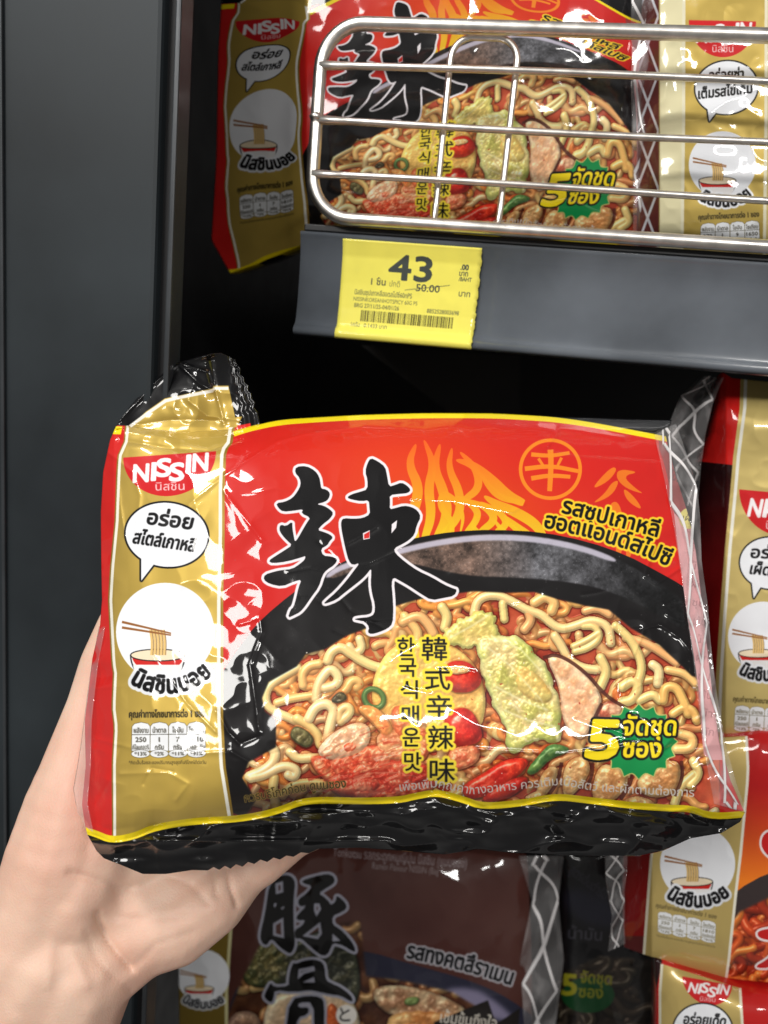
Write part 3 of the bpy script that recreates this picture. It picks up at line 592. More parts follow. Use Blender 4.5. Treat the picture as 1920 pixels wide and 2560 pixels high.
def egg_art(S):
    A = Art(1560, 2380, 2260, 2860, S)
    A.rgb[:] = np.array((192, 30, 28)) / 255.
    A.poly([(1540,2370),(1662,2370),(1640,2480),(1640,2880),(1540,2880)], (40, 14, 16))
    A.poly([(1655,2410),(1850,2470),(1870,2880),(1646,2880),(1648,2480)], (196, 172, 104), met=1)
    A.line([(1655, 2410), (1650, 2480), (1650, 2880)], 7, (236, 230, 206)); A.line([(1850, 2470), (1858, 2600), (1862, 2880)], 7, (236, 230, 206))
    logo_cap(A, 1768, 2452, 2512, 62, .18)
    bubble(A, 1757, 2578, 74, 68, (1706, 2660), [('อร่อยเด็ด', 1708, 2560, 1812, 2566, 36), ('รสหมูสับ', 1706, 2598, 1808, 2602, 34)], 4, out=4)
    soup_disc(A, 1752, 2770, 90)
    return A
BU = np.array([(440,110),(500,50),(620,35),(690,75),(718,150),(700,300),(692,500),(700,740),(705,820),(715,880),(705,980),(660,1060),(600,1040),(500,960),(430,880),(390,880),(350,950),(290,930),(260,850),(270,760),(310,600),(345,400),(370,200)], float)
TON = np.array([(800,110),(950,60),(1130,20),(1210,50),(1235,120),(1190,170),(1100,220),(1020,280),(1090,320),(1150,380),(1180,430),(1240,380),(1250,300),(1320,350),(1380,420),(1380,480),(1300,530),(1200,570),(1200,680),(1300,740),(1400,840),(1480,950),(1500,1040),(1440,1020),(1330,950),(1210,920),(1180,980),(1140,1070),(1070,1090),(990,1040),(880,940),(790,860),(716,870),(704,750),(800,700),(850,620),(750,630),(720,580),(870,430),(780,450),(750,400),(760,350),(870,270),(940,180),(820,150)], float)
HOLES = [[(460,150),(555,120),(560,260),(465,290)], [(430,670),(560,590),(570,860),(430,820)], [(960,410),(1030,410),(1050,480),(990,580),(960,500)], [(810,830),(1040,650),(1060,800),(1010,870)], [(1200,800),(1300,890),(1200,900)], [(440,410),(475,400),(460,450),(440,460)], [(530,470),(570,440),(570,465),(540,490)]]
KOTSU = np.array([(690,1170),(720,1190),(820,1150),(950,1130),(1060,1160),(1100,1230),(1110,1400),(1200,1450),(1300,1490),(1430,1590),(1470,1670),(1430,1680),(1300,1600),(1180,1590),(1000,1550),(900,1530),(700,1560),(450,1530),(440,1620),(410,1700),(330,1650),(310,1600),(360,1500),(400,1430),(440,1490),(630,1480),(630,1400),(650,1270)], float)
KHOLE = [[(760,1260),(960,1220),(970,1280),(830,1320),(750,1390)], [(810,1430),(960,1360),(970,1430)]]
GETSU = np.array([(650,1650),(880,1600),(1050,1620),(1095,1700),(1090,2100),(960,2060),(955,1690),(760,1690),(755,1760),(900,1750),(880,1850),(740,1890),(730,2100),(590,2080)], float)
def ton_art(S):
    A = Art(380, 2060, 1480, 2860, S)
    n = fbm(A.H, A.W, 130 * S, 9, 3)[..., None]
    A.rgb[:] = (np.array((64, 30, 26)) * (1 - n) + np.array((88, 58, 52)) * n) / 255.
    A.poly([(560,2500),(640,2430),(760,2380),(902,2372),(1027,2410),(1195,2456),(1300,2512),(1400,2600),(1400,2900),(560,2900)], (40, 40, 56), sm=2)
    A.paint(A.soft(A.fill(poly_edges(smooth_poly([(1110,2470),(1190,2470),(1250,2510),(1300,2560),(1200,2540),(1120,2500)], 2))), 8), (128, 122, 148))
    def top(R):
        R.lump([(600,2430),(650,2350),(720,2330),(760,2400),(700,2470),(620,2470)], 40, 16, (112, 116, 74), (70, 80, 52), 16, 16, 3)
        R.lump([(690,2380),(850,2300),(900,2400),(900,2520),(800,2560),(700,2500)], 44, 10, (44, 52, 46), (66, 72, 58), 20, 10, 4)
        R.lump([(655,2500),(740,2470),(860,2475),(905,2540),(900,2700),(660,2700)], 56, 20, (232, 218, 190), (240, 230, 210), 30, 4, 5)
        R.lump([(815,2500),(850,2520),(850,2640),(815,2640)], 74, 8, (214, 104, 52), None, 16, 4, 6)
        R.lump([(560,2540),(640,2520),(670,2600),(640,2700),(560,2680)], 50, 16, (150, 120, 110), (180, 150, 130), 20, 8, 7)
        R.lump([(920,2470),(1010,2460),(1110,2490),(1180,2530),(1130,2580),(960,2540)], 52, 14, (220, 206, 176), (180, 140, 110), 16, 14, 8)
        R.lump([(950,2540),(1050,2520),(1180,2540),(1230,2640),(1000,2700)], 58, 20, (214, 150, 86), (232, 190, 130), 26, 8, 9)
        R.lump([(1010,2495),(1050,2490),(1045,2512),(1012,2515)], 74, 5, (120, 150, 90), None, 10, 4, 10)
    dark_food(A, (560, 2300, 1330, 2840), [(560,2560),(610,2440),(660,2345),(740,2320),(900,2300),(915,2440),(1010,2452),(1130,2480),(1230,2540),(1300,2640),(1300,2840),(560,2840)], 3, [(224, 196, 140), (206, 170, 120)], 60, ((60, 34, 26), (110, 76, 50)), extra=top, gain=.85)
    T = lambda p: np.array(p, float) * .1929 + [600, 2180]
    for grow, col in ((7, (160, 160, 174)), (0, (15, 14, 14))):
        for P, hs in (([BU, TON], HOLES), ([KOTSU], KHOLE), ([GETSU], [])):
            M = A.fill(poly_edges(*[smooth_poly(T(p), 1) for p in P], *[T(h) for h in hs]))
            A.paint(A.grow(M, grow) if grow else M, col)
    A.poly(ellipse(866, 2538, 26, 26), (226, 222, 214)); A.write(text_box('と', 862, 2536, 26, 34), INK, bold=1)
    A.write(text_path('รสทงคตสึราเมน', [(1016, 2394), (1100, 2412), (1180, 2432), (1276, 2462)], 56), INK, bold=2.2, rim=(172, 170, 176), rimw=5)
    A.write(text_on('Tonkotsu รสกระดูกหมูญี่ปุ่น นิสชิน (แบบซอง)', 832, 2140, 1166, 2170, 32), (150, 140, 144), bold=.6)
    A.write(text_on('Ramen Flavour NISSIN (Bag Type)', 930, 2172, 1134, 2190, 24), (140, 130, 132), bold=.5)
    A.poly([(1085,2555),(1220,2500),(1240,2560),(1300,2520),(1290,2640),(1080,2640)], (30, 26, 24)); A.write(text_on('เข้มข้นถึงใจ', 1100, 2556, 1240, 2572, 40), (226, 220, 206), bold=1)
    A.poly([(420,2200),(574,2200),(566,2900),(420,2900)], (132, 110, 48), met=1); A.line([(586, 2200), (574, 2360), (566, 2480), (566, 2880)], 8, (206, 200, 150), met=0)
    soup_disc(A, 508, 2440, 66); arc_name(A, 508, 2436, 86, 128, 52, 32)
    facts(A, [(440, 2620), (556, 2620), (556, 2680), (440, 2680)])
    return A
def black_art(S):
    A = Art(1380, 2060, 1680, 2820, S)
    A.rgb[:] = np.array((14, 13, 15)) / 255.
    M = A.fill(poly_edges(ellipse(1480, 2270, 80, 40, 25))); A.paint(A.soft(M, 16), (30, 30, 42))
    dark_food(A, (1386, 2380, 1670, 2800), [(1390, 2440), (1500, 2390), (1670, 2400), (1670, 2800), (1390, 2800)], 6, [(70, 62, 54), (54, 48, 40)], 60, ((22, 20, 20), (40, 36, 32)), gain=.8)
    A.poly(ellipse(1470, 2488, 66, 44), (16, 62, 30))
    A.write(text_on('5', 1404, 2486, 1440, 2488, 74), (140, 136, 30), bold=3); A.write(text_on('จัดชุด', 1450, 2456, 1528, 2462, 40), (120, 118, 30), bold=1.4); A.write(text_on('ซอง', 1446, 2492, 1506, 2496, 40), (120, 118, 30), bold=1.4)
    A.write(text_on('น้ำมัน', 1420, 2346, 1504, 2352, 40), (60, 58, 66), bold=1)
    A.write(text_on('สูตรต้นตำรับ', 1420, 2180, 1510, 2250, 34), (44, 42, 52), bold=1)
    return A
def film_art(S):
    A = Art(0, 0, 200, 600, S)
    A.rgb[:] = .85; A.a[:] = .06
    n = fbm(A.H, A.W, 60 * S, 3, 4); A.a[:] += np.clip(n - .5, 0, 1) * .3
    lattice(A, 10, 190, 0, 600, 118, 11, (226, 228, 236))
    return A
def tag_art(S):
    A = Art(0, 0, 350, 265, S)
    n = fbm(A.H, A.W, 40 * S, 2, 3)[..., None]
    A.rgb[:] = np.array((246, 236, 104)) / 255. * (.97 + .06 * n)
    G = (70, 76, 72)
    w = lambda s, u0, u1, v, sz, b=0, c=G, k=1: A.write(text_on(s, u0 * 350, v * 265, u1 * 350, v * 265, sz), c, bold=b, k=k)
    w('43', .35, .655, .355, 90, 2.6); w('.00', .86, .915, .215, 20, .9); w('บาท', .855, .915, .275, 20, .6); w('/BAHT', .855, .945, .325, 15, .5)
    w('1 ชิ้น', .225, .33, .425, 24, .6); w('ปกติ', .36, .435, .43, 22, .2, k=.7); w('50.00', .555, .725, .455, 27, .6); w('บาท', .865, .945, .475, 22, .5)
    A.line([(.475 * 350, .455 * 265), (.795 * 350, .375 * 265)], 1.6, G)
    w('นิสชินซุปเกาหลีฮอตสไปซี่60กP5', .11, .53, .535, 19, .4, k=.85); w('NISSINKOREANHOTSPICY 60G P5', .105, .575, .60, 15, .3, k=.8)
    w('BRG 27/11/25-04/01/26', .115, .445, .665, 16, .4, k=.85); w('8852528003698', .65, .88, .665, 16, .4, k=.85)
    rg = np.random.RandomState(3); x = .17 * 350
    while x < .845 * 350:
        b = rg.choice([1.1, 1.1, 2.2, 3.3]); A.poly([(x, .69 * 265), (x + b, .69 * 265), (x + b, .805 * 265), (x, .805 * 265)], (64, 62, 30)); x += b + rg.choice([1.1, 1.6, 2.4])
    w('1กรัม', .105, .17, .865, 17, .3, k=.85); w('0.1433 บาท', .20, .37, .865, 16, .3, k=.85)
    return A
# ---------------------------------------------------------------- mesh and object helpers
def link(name, verts, faces, mat=None, parent=None, smooth=True, uv=None):
    me = bpy.data.meshes.new(name)
    verts = np.asarray(verts, np.float32)
    if isinstance(faces, np.ndarray):
        me.vertices.add(len(verts)); me.vertices.foreach_set('co', verts.ravel())
        k = faces.shape[1]; me.loops.add(faces.size); me.loops.foreach_set('vertex_index', faces.ravel().astype(np.int32))
        me.polygons.add(len(faces)); me.polygons.foreach_set('loop_start', np.arange(0, faces.size, k, dtype=np.int32))
        me.update(calc_edges=True)
    else:
        me.from_pydata([tuple(v) for v in verts.tolist()], [], faces); me.update()
    if uv is not None:
        lay = me.uv_layers.new(name='print'); idx = np.zeros(len(me.loops), np.int32); me.loops.foreach_get('vertex_index', idx)
        lay.data.foreach_set('uv', np.asarray(uv, np.float32)[idx].ravel())
    me.polygons.foreach_set('use_smooth', np.full(len(me.polygons), smooth))
    if mat: me.materials.append(mat)
    o = bpy.data.objects.new(name, me); scene.collection.objects.link(o)
    if parent: o.parent = parent
    return o
def thing(name, label, cat, loc=(0, 0, 0), group=None, kind=None):
    o = bpy.data.objects.new(name, None); scene.collection.objects.link(o); o.location = loc; o.empty_display_size = .02
    return tag(o, label, cat, group, kind)
def tag(o, label, cat, group=None, kind=None):
    o['label'] = label; o['category'] = cat
    if group: o['group'] = group
    if kind: o['kind'] = kind
    return o
def adopt(child, parent):
    """Parent without moving: vertices are written in world space, things stand at their base."""
    child.parent = parent; child.matrix_parent_inverse = Matrix.Translation(parent.location).inverted(); return child
def box_geo(x0, x1, y0, y1, z0, z1, bev=.001):
    import bmesh
    bm = bmesh.new(); bmesh.ops.create_cube(bm, size=1)
    for v in bm.verts: v.co = ((x0 + x1) / 2 + v.co.x * (x1 - x0), (y0 + y1) / 2 + v.co.y * (y1 - y0), (z0 + z1) / 2 + v.co.z * (z1 - z0))
    if bev: bmesh.ops.bevel(bm, geom=list(bm.edges), offset=bev, segments=2, affect='EDGES', profile=.5)
    return bm
def box(name, x0, x1, y0, y1, z0, z1, mat, parent=None, bev=.001):
    bm = box_geo(x0, x1, y0, y1, z0, z1, bev); me = bpy.data.meshes.new(name); bm.to_mesh(me); bm.free()
    me.materials.append(mat); o = bpy.data.objects.new(name, me); scene.collection.objects.link(o)
    if parent: adopt(o, parent)
    return o
def tube_geo(pts, r, n=12, caps=True):
    p = np.array(pts, float); t = np.gradient(p, axis=0); t /= np.linalg.norm(t, axis=1)[:, None]
    r = np.full(len(p), r) if np.ndim(r) == 0 else np.asarray(r)
    up = np.array([0, 1., 0]) if abs(t[0, 1]) < .9 else np.array([1., 0, 0]); V = []
    for i in range(len(p)):
        a = np.cross(t[i], up); a /= np.linalg.norm(a); up = np.cross(a, t[i]); up /= np.linalg.norm(up)
        ang = np.linspace(0, 2 * np.pi, n, endpoint=False)
        V.append(p[i] + r[i] * (np.cos(ang)[:, None] * a + np.sin(ang)[:, None] * up))
    V = np.vstack(V); Fc = []
    for i in range(len(p) - 1):
        for k in range(n): Fc.append((i * n + k, i * n + (k + 1) % n, (i + 1) * n + (k + 1) % n, (i + 1) * n + k))
    if caps: Fc += [tuple(range(n)), tuple(range((len(p) - 1) * n, len(p) * n))[::-1]]
    return V, Fc
def tube(name, pts, r, mat, parent, n=14):
    V, Fc = tube_geo(pts, r, n); o = link(name, V, Fc, mat); adopt(o, parent); return o
# ---------------------------------------------------------------- materials
def new_mat(name):
    m = bpy.data.materials.new(name); m.use_nodes = True; return m, m.node_tree.nodes, m.node_tree.links, m.node_tree.nodes['Principled BSDF']
def plain(name, col, rough=.5, metal=0, noise=0, cell=40, bump=0, spec=.5, coat=0):
    m, N, L, B = new_mat(name)
    B.inputs['Base Color'].default_value = (*col, 1); B.inputs['Roughness'].default_value = rough; B.inputs['Metallic'].default_value = metal
    B.inputs['Specular IOR Level'].default_value = spec; B.inputs['Coat Weight'].default_value = coat; B.inputs['Coat Roughness'].default_value = .08
    if noise:
        tc = N.new('ShaderNodeTexCoord'); n = N.new('ShaderNodeTexNoise'); n.inputs['Scale'].default_value = cell; n.inputs['Detail'].default_value = 6
        L.new(tc.outputs['Object'], n.inputs['Vector'])
        r = N.new('ShaderNodeMapRange'); r.inputs['From Min'].default_value = .3; r.inputs['From Max'].default_value = .7
        r.inputs['To Min'].default_value = 1 - noise; r.inputs['To Max'].default_value = 1 + noise; L.new(n.outputs['Fac'], r.inputs['Value'])
        mx = N.new('ShaderNodeMix'); mx.data_type = 'RGBA'; mx.blend_type = 'MULTIPLY'; mx.inputs[0].default_value = 1
        mx.inputs[6].default_value = (*col, 1); L.new(r.outputs[0], mx.inputs[7]); L.new(mx.outputs[2], B.inputs['Base Color'])
        rr = N.new('ShaderNodeMapRange'); rr.inputs['To Min'].default_value = max(.02, rough - .12); rr.inputs['To Max'].default_value = rough + .12
        L.new(n.outputs['Fac'], rr.inputs['Value']); L.new(rr.outputs[0], B.inputs['Roughness'])
        if bump:
            b = N.new('ShaderNodeBump'); b.inputs['Strength'].default_value = bump; b.inputs['Distance'].default_value = .001
            L.new(n.outputs['Fac'], b.inputs['Height']); L.new(b.outputs[0], B.inputs['Normal'])
    return m
def printed(name, art, rough=.38, foil=.22, coat=1., coat_rough=.05, bump=.06):
    """Glossy printed packing film: ink image, metallic where the foil shows, fine crinkle."""
    m, N, L, B = new_mat(name); im, fo = art.image(name)
    t = N.new('ShaderNodeTexImage'); t.image = im; t.extension = 'EXTEND'; L.new(t.outputs[0], B.inputs['Base Color'])
    f = N.new('ShaderNodeTexImage'); f.image = fo; f.extension = 'EXTEND'
    k = N.new('ShaderNodeMath'); k.operation = 'MULTIPLY'; k.inputs[1].default_value = foil; L.new(f.outputs[0], k.inputs[0]); L.new(k.outputs[0], B.inputs['Metallic'])
    B.inputs['Specular IOR Level'].default_value = .12; B.inputs['Roughness'].default_value = rough; B.inputs['Coat Weight'].default_value = coat; B.inputs['Coat Roughness'].default_value = coat_rough
    tc = N.new('ShaderNodeTexCoord'); n = N.new('ShaderNodeTexNoise'); n.inputs['Scale'].default_value = 90; n.inputs['Detail'].default_value = 3; L.new(tc.outputs['Object'], n.inputs['Vector'])
    b = N.new('ShaderNodeBump'); b.inputs['Strength'].default_value = bump; b.inputs['Distance'].default_value = .0012; L.new(n.outputs['Fac'], b.inputs['Height'])
    L.new(b.outputs[0], B.inputs['Coat Normal'])
    return m
def clear_film(name, art=None, base=.08, tint=(.8, .78, .78)):
    """Thin see-through film: mostly transparent, glossy, with printed white lines where art.a says so."""
    m, N, L, B = new_mat(name); out = N['Material Output']
    B.inputs['Base Color'].default_value = (*tint, 1); B.inputs['Roughness'].default_value = .3; B.inputs['Coat Weight'].default_value = 1; B.inputs['Coat Roughness'].default_value = .05
    tr = N.new('ShaderNodeBsdfTransparent'); gl = N.new('ShaderNodeBsdfGlossy'); gl.inputs['Roughness'].default_value = .035
    fr = N.new('ShaderNodeFresnel'); fr.inputs['IOR'].default_value = 1.5
    mx = N.new('ShaderNodeMixShader'); ge = N.new('ShaderNodeNewGeometry'); fm = N.new('ShaderNodeMath'); fm.operation = 'SUBTRACT'; fm.use_clamp = True
    L.new(fr.outputs[0], fm.inputs[0]); L.new(ge.outputs['Backfacing'], fm.inputs[1]); L.new(fm.outputs[0], mx.inputs[0]); L.new(tr.outputs[0], mx.inputs[1]); L.new(gl.outputs[0], mx.inputs[2])
    m2 = N.new('ShaderNodeMixShader'); L.new(mx.outputs[0], m2.inputs[1]); L.new(B.outputs[0], m2.inputs[2])
    if art is not None:
        _, fo = art.image(name); f = N.new('ShaderNodeTexImage'); f.image = fo; L.new(f.outputs[0], m2.inputs[0])
    else: m2.inputs[0].default_value = base
    L.new(m2.outputs[0], out.inputs[0]); return m
# ---------------------------------------------------------------- film packs: a surface patch traced in the photograph's pixels, set at its own distance, with bulge, folds and a back
def coons(top, right, bottom, left, nu, nv):
    T, B_ = lerp_poly(top, nu + 1), lerp_poly(bottom, nu + 1); Lf, Rt = lerp_poly(left, nv + 1), lerp_poly(right, nv + 1)
    u = np.linspace(0, 1, nu + 1)[None, :, None]; v = np.linspace(0, 1, nv + 1)[:, None, None]
    c = (1 - v) * T[None] + v * B_[None] + (1 - u) * Lf[:, None] + u * Rt[:, None] - ((1 - u) * (1 - v) * T[0] + u * (1 - v) * T[-1] + (1 - u) * v * B_[0] + u * v * B_[-1])
    return c, np.broadcast_to(u[..., 0], c.shape[:2]), np.broadcast_to(v[..., 0], c.shape[:2])
def grid_faces(nu, nv):
    i = np.arange(nv)[:, None] * (nu + 1) + np.arange(nu)[None]; i = i.ravel()
    return np.c_[i, i + nu + 1, i + nu + 2, i + 1]
_nz = {}
def noise_at(P, cell, seed, octv=3):
    if (cell, seed, octv) not in _nz: _nz[(cell, seed, octv)] = fbm(720, 640, cell / 5., seed, octv)
    g = _nz[(cell, seed, octv)]
    x = np.clip((P[..., 0] + 300) / 5., 0, 638.9); y = np.clip((P[..., 1] + 300) / 5., 0, 718.9)
    xi, yi = x.astype(int), y.astype(int); fx, fy = x - xi, y - yi
    return (g[yi, xi] * (1 - fx) + g[yi, xi + 1] * fx) * (1 - fy) + (g[yi + 1, xi] * (1 - fx) + g[yi + 1, xi + 1] * fx) * fy
def ridged(P, cell, seed, octv=2):
    return 1 - np.abs(2 * noise_at(P, cell, seed, octv) - 1) * 2
def seg_dist(P, line):
    """Distance in pixels from grid points to a polyline."""
    best = np.full(P.shape[:2], 1e9)
    q = np.array(line, float)
    for a, b in zip(q[:-1], q[1:]):
        d = b - a; t = np.clip(((P - a) @ d) / (d @ d), 0, 1); best = np.minimum(best, np.hypot(*np.moveaxis(P - a - t[..., None] * d, -1, 0)))
    return best
class Plane:
    """A pack's face plane, from camera depths: 1/z = a + b px + c py."""
    def __init__(s, a, b, c):
        n = np.array([-b * F_PX, c * F_PX, a + CX * b + CY * c]); n /= np.linalg.norm(n)
        s.n = ROT @ n; s.p = CAM + ray([(CX, CY)])[0] / (a + CX * b + CY * c)
    def pts(s, P, h):
        d = ray(P.reshape(-1, 2)); t = (s.n @ (s.p - CAM) + h.ravel()) / (d @ s.n)
        return CAM + d * t[:, None]
class Upright(Plane):
    """Plane facing the aisle at distance Y, optionally leaning."""
    def __init__(s, Y, px=960, py=1280, yaw=0, lean=0):
        s.p = at_Y(px, py, Y); a, b = math.radians(yaw), math.radians(lean)
        s.n = np.array([math.sin(a) * math.cos(b), -math.cos(a) * math.cos(b), math.sin(b)])
def film_pack(name, plane, sides, n, hfun, thick, mat, uvfun, parent):
    nu, nv = n; P, u, v = coons(*sides, nu, nv)
    h = hfun(P, u, v); V = plane.pts(P, h); Fc = grid_faces(nu, nv); UV = uvfun(P.reshape(-1, 2))
    idx = np.arange((nu + 1) * (nv + 1)).reshape(nv + 1, nu + 1)
    loop = np.r_[idx[0, :-1], idx[:-1, -1], idx[-1, :0:-1], idx[:0:-1, 0]]
    verts, faces, uvs, prev = [V], [Fc], [UV], loop
    c = V[loop].mean(0); m = len(loop); base = len(V)
    for k, (s_, dd) in enumerate(((.995, .25), (.97, .62), (.9, .9), (.7, 1.), (.35, 1.02), (.02, 1.02))):
        R = c + (V[loop] - c) * s_; off = (R - plane.p) @ plane.n
        R = R - plane.n[None] * (thick * dd + 0 * off[:, None])
        cur = base + np.arange(m); base += m; verts.append(R); uvs.append(UV[loop])
        faces.append(np.c_[prev, np.roll(prev, -1), np.roll(cur, -1), cur]); prev = cur
    o = link(name, np.vstack(verts), np.vstack(faces), mat, uv=np.vstack(uvs)); adopt(o, parent); return o
def film_sheet(name, plane, sides, n, hfun, mat, uvfun, parent, thick=.0003):
    nu, nv = n; P, u, v = coons(*sides, nu, nv); V = plane.pts(P, hfun(P, u, v)); 
    if uvfun: UV = uvfun(P.reshape(-1, 2))
    else:
        q = P[0, 0, 0] * .37; UV = np.c_[(u + .05 * np.sin(v * 9 + q) + .025 * np.sin(v * 23 + q * 2 + u * 4)).ravel(), (1 - v + .03 * np.sin(v * 14 + q) + .02 * np.sin(u * 5 + v * 8)).ravel()]
    o = link(name, V, grid_faces(nu, nv), mat, uv=UV); adopt(o, parent)
    md = o.modifiers.new('film thickness', 'SOLIDIFY'); md.thickness = thick; return o
def tps(src, dst, reg=1.):
    """Smooth warp carrying photograph points onto print points."""
    s_, d_ = np.array(src, float), np.array(dst, float); n = len(s_)
    U = lambda r2: .5 * r2 * np.log(r2 + 1e-9)
    r2 = ((s_[:, None] - s_[None]) ** 2).sum(-1); K = U(r2) + np.eye(n) * reg * 4000
    Pm = np.c_[np.ones(n), s_]; A_ = np.block([[K, Pm], [Pm.T, np.zeros((3, 3))]])
    W = np.linalg.solve(A_, np.vstack([d_, np.zeros((3, 2))]))
    def f(P):
        r2 = ((P[:, None] - s_[None]) ** 2).sum(-1); return U(r2) @ W[:n] + np.c_[np.ones(len(P)), P] @ W[n:]
    return f
# ---------------------------------------------------------------- materials of the shop fitting
M_PANEL = plain('dark grey panel', (.021, .027, .031), .50, noise=.38, cell=9, bump=.05, spec=.32)
M_TRIM = plain('grey edge trim', (.045, .05, .055), .38, metal=.3, noise=.1)
M_BLACK = plain('black metal', (.006, .006, .007), .45, noise=.2)
M_GROOVE = plain('black groove', (.004, .004, .005), .6)
M_RAIL = plain('slate grey plastic', (.115, .13, .15), .34, noise=.25, cell=22, coat=.5)
M_CHROME = plain('chrome wire', (.90, .86, .80), .34, metal=1, noise=.12, cell=120)
M_BRACK = plain('dull bracket', (.02, .018, .018), .6, noise=.2)
D = .38
Z_TOP, Z_BOT = 1.4628, 1.4127; X_END = -.1068
# ---------------------------------------------------------------- setting and shelf fitting
tag(box('back_wall', -.60, 1.3, .86, .90, .6, 2.0, M_BLACK), 'black back panel deep inside the shelf bay', 'back panel', kind='structure')
t = thing('side_panel', 'tall dark grey upright panel with pale edge trims left of the packs', 'side panel', (-.30, D, .7))
YP = .315; X_TR = at_Y(447, 0, YP)[0]
box('panel', -.60, X_TR - .0062, YP - .001, YP + .012, .7, 2.1, M_PANEL, t, .002)
box('groove', X_TR - .0062, X_TR - .0013, YP + .005, YP + .011, .7, 2.1, M_GROOVE, t, 0)
box('edge_trim', X_TR - .0013, X_TR + .0013, YP - .0005, YP + .012, .7, 2.1, M_TRIM, t, .0008)
xs = at_Y(7, 300, YP - .001)[0]
box('edge_trim', xs - .0009, xs + .0009, YP - .0028, YP - .0012, .7, 2.1, M_TRIM, t, .0005)
box('return_side', -.30, -.222, YP + .0125, .858, .7, 2.1, M_BLACK, t, 0)
t = thing('shelf', 'black shelf with slate grey price channel carrying the yellow 43 tag', 'shelf', (.5, .6, Z_BOT))
box('deck', X_END + .002, 1.25, D + .009, .855, Z_TOP - .020, Z_TOP + .0005, M_BLACK, t, .001)
prof = smooth_poly([(-.0030, 1.4128), (-.0042, 1.4150), (-.0030, 1.4172), (.0000, 1.4190), (.0012, 1.4280), (.0016, 1.4400), (.0010, 1.4530), (-.0010, 1.4600), (-.0022, 1.4622), (-.0012, 1.4634), (.0040, 1.4636), (.0085, 1.4630), (.0085, 1.4132), (.0030, 1.4124)], 2)
np_ = len(prof); V = [(x, D + y, z) for x in (X_END, 1.25) for y, z in prof]
Fc = [(i, (i + 1) % np_, np_ + (i + 1) % np_, np_ + i) for i in range(np_)] + [tuple(range(np_))[::-1], tuple(range(np_, 2 * np_))]
o = link('price_channel', V, Fc, M_RAIL); adopt(o, t)
for p in o.data.polygons: p.use_smooth = len(p.vertices) == 4
box('rubber_strip', X_END + .001, 1.25, D + .0005, D + .0085, Z_TOP + .0009, Z_TOP + .0042, M_BLACK, t, .0006)
q = [at_Y(*p, .50) for p in ((900, 862), (1300, 890), (1300, 1090), (1120, 1030))]
V = [(*a[[0]], a[1] + dy, a[2]) for dy in (0, .003) for a in q]
adopt(link('shelf_bracket', V, [(3, 2, 1, 0), (4, 5, 6, 7), (0, 1, 5, 4), (1, 2, 6, 5), (2, 3, 7, 6), (3, 0, 4, 7)], M_BRACK, smooth=False), t)
# price tag: paper sheet with one torn perforated edge, curved into the channel
TA = tag_art(2.5); M_TAG = printed('price ticket', TA, rough=.5, foil=0, coat=.55, coat_rough=.12, bump=.05)
x0, x1 = at_Y(852, 700, D)[0], at_Y(1194, 740, D)[0]; nu, nv = 30, 50; V = []; UV = []
rgt = random.Random(4)
for j in range(nv + 1):
    v = j / nv; z = Z_TOP - .0022 - v * (Z_TOP - Z_BOT - .0022)
    y = float(np.interp(z, [1.4127, 1.4150, 1.4172, 1.4190, 1.4280, 1.4400, 1.4530, 1.4600, 1.4622], [-.0030, -.0042, -.0030, 0, .0012, .0016, .0010, -.0010, -.0022])) - .0012
    for i in range(nu + 1):
        u = i / nu; x = x0 + (x1 - x0) * u
        if i == nu: x += rgt.uniform(-.0004, .0004)
        V.append((x, D + y, z)); UV.append((u, 1 - v))
o = link('price_tag', V, grid_faces(nu, nv), M_TAG, uv=UV)
o.modifiers.new('paper', 'SOLIDIFY').thickness = .0003
tag(o, 'yellow paper price tag reading 43 baht in the grey channel', 'price tag')
# clear cover of the channel: a thin glossy strip with dusty marks
# ---------------------------------------------------------------- chrome wire guard
t = thing('wire_guard', 'chrome wire guard rail standing on the shelf edge before the packs', 'wire guard', (.2, D, Z_TOP))
YF = D - .003
zt, zb = at_Y(1200, 68, YF)[2], at_Y(1100, 563, YF)[2]; xl = at_Y(794, 270, YF)[0]; r = .020; XR = .55
def corner(cx, cz, a0, a1): return [(cx + r * math.cos(a), YF, cz + r * math.sin(a)) for a in np.radians(np.linspace(a0, a1, 10))]
tube('frame', corner(XR - r, zt - r, 0, 90) + corner(xl + r, zt - r, 90, 180) + corner(xl + r, zb + r, 180, 270) + corner(XR - r, zb + r, 270, 360) + [(XR, YF, zt - r)], .0031, M_CHROME, t, 18)
for px, py in ((984, 171), (984, 312), (984, 448)):
    z = at_Y(px, py, YF)[2]; tube('wire', [(x_, YF - .0012 + .0003 * math.sin(x_ * 23 + px + py), z + .0005 * math.sin(x_ * 17 + py)) for x_ in np.linspace(xl, XR, 40)], [.0022] + [.0016] * 38 + [.0022], M_CHROME, t)
xa, xb = at_Y(1108, 330, YF + .003)[0], at_Y(1273, 326, YF + .003)[0]; r2 = .010; zt2 = zt - .003
pts = [(xa, YF + .003, zb)] + [(xa, YF + .003, zb + (zt2 - r2 - zb) * k / 6) for k in range(1, 6)]
pts += [(xa + r2 - r2 * math.cos(a), YF + .003, zt2 - r2 + r2 * math.sin(a)) for a in np.radians(np.linspace(0, 90, 9))]
pts += [(xb - r2 + r2 * math.sin(a), YF + .003, zt2 - r2 + r2 * math.cos(a)) for a in np.radians(np.linspace(0, 90, 9))]
pts += [(xb, YF + .003, zb + (zt2 - r2 - zb) * k / 6) for k in range(5, -1, -1)]
tube('support_wire', pts, .0015, M_CHROME, t)
dx = xb - xa
tube('support_wire', [(x + dx * 6.2, y, z) for x, y, z in pts], .0015, M_CHROME, t)
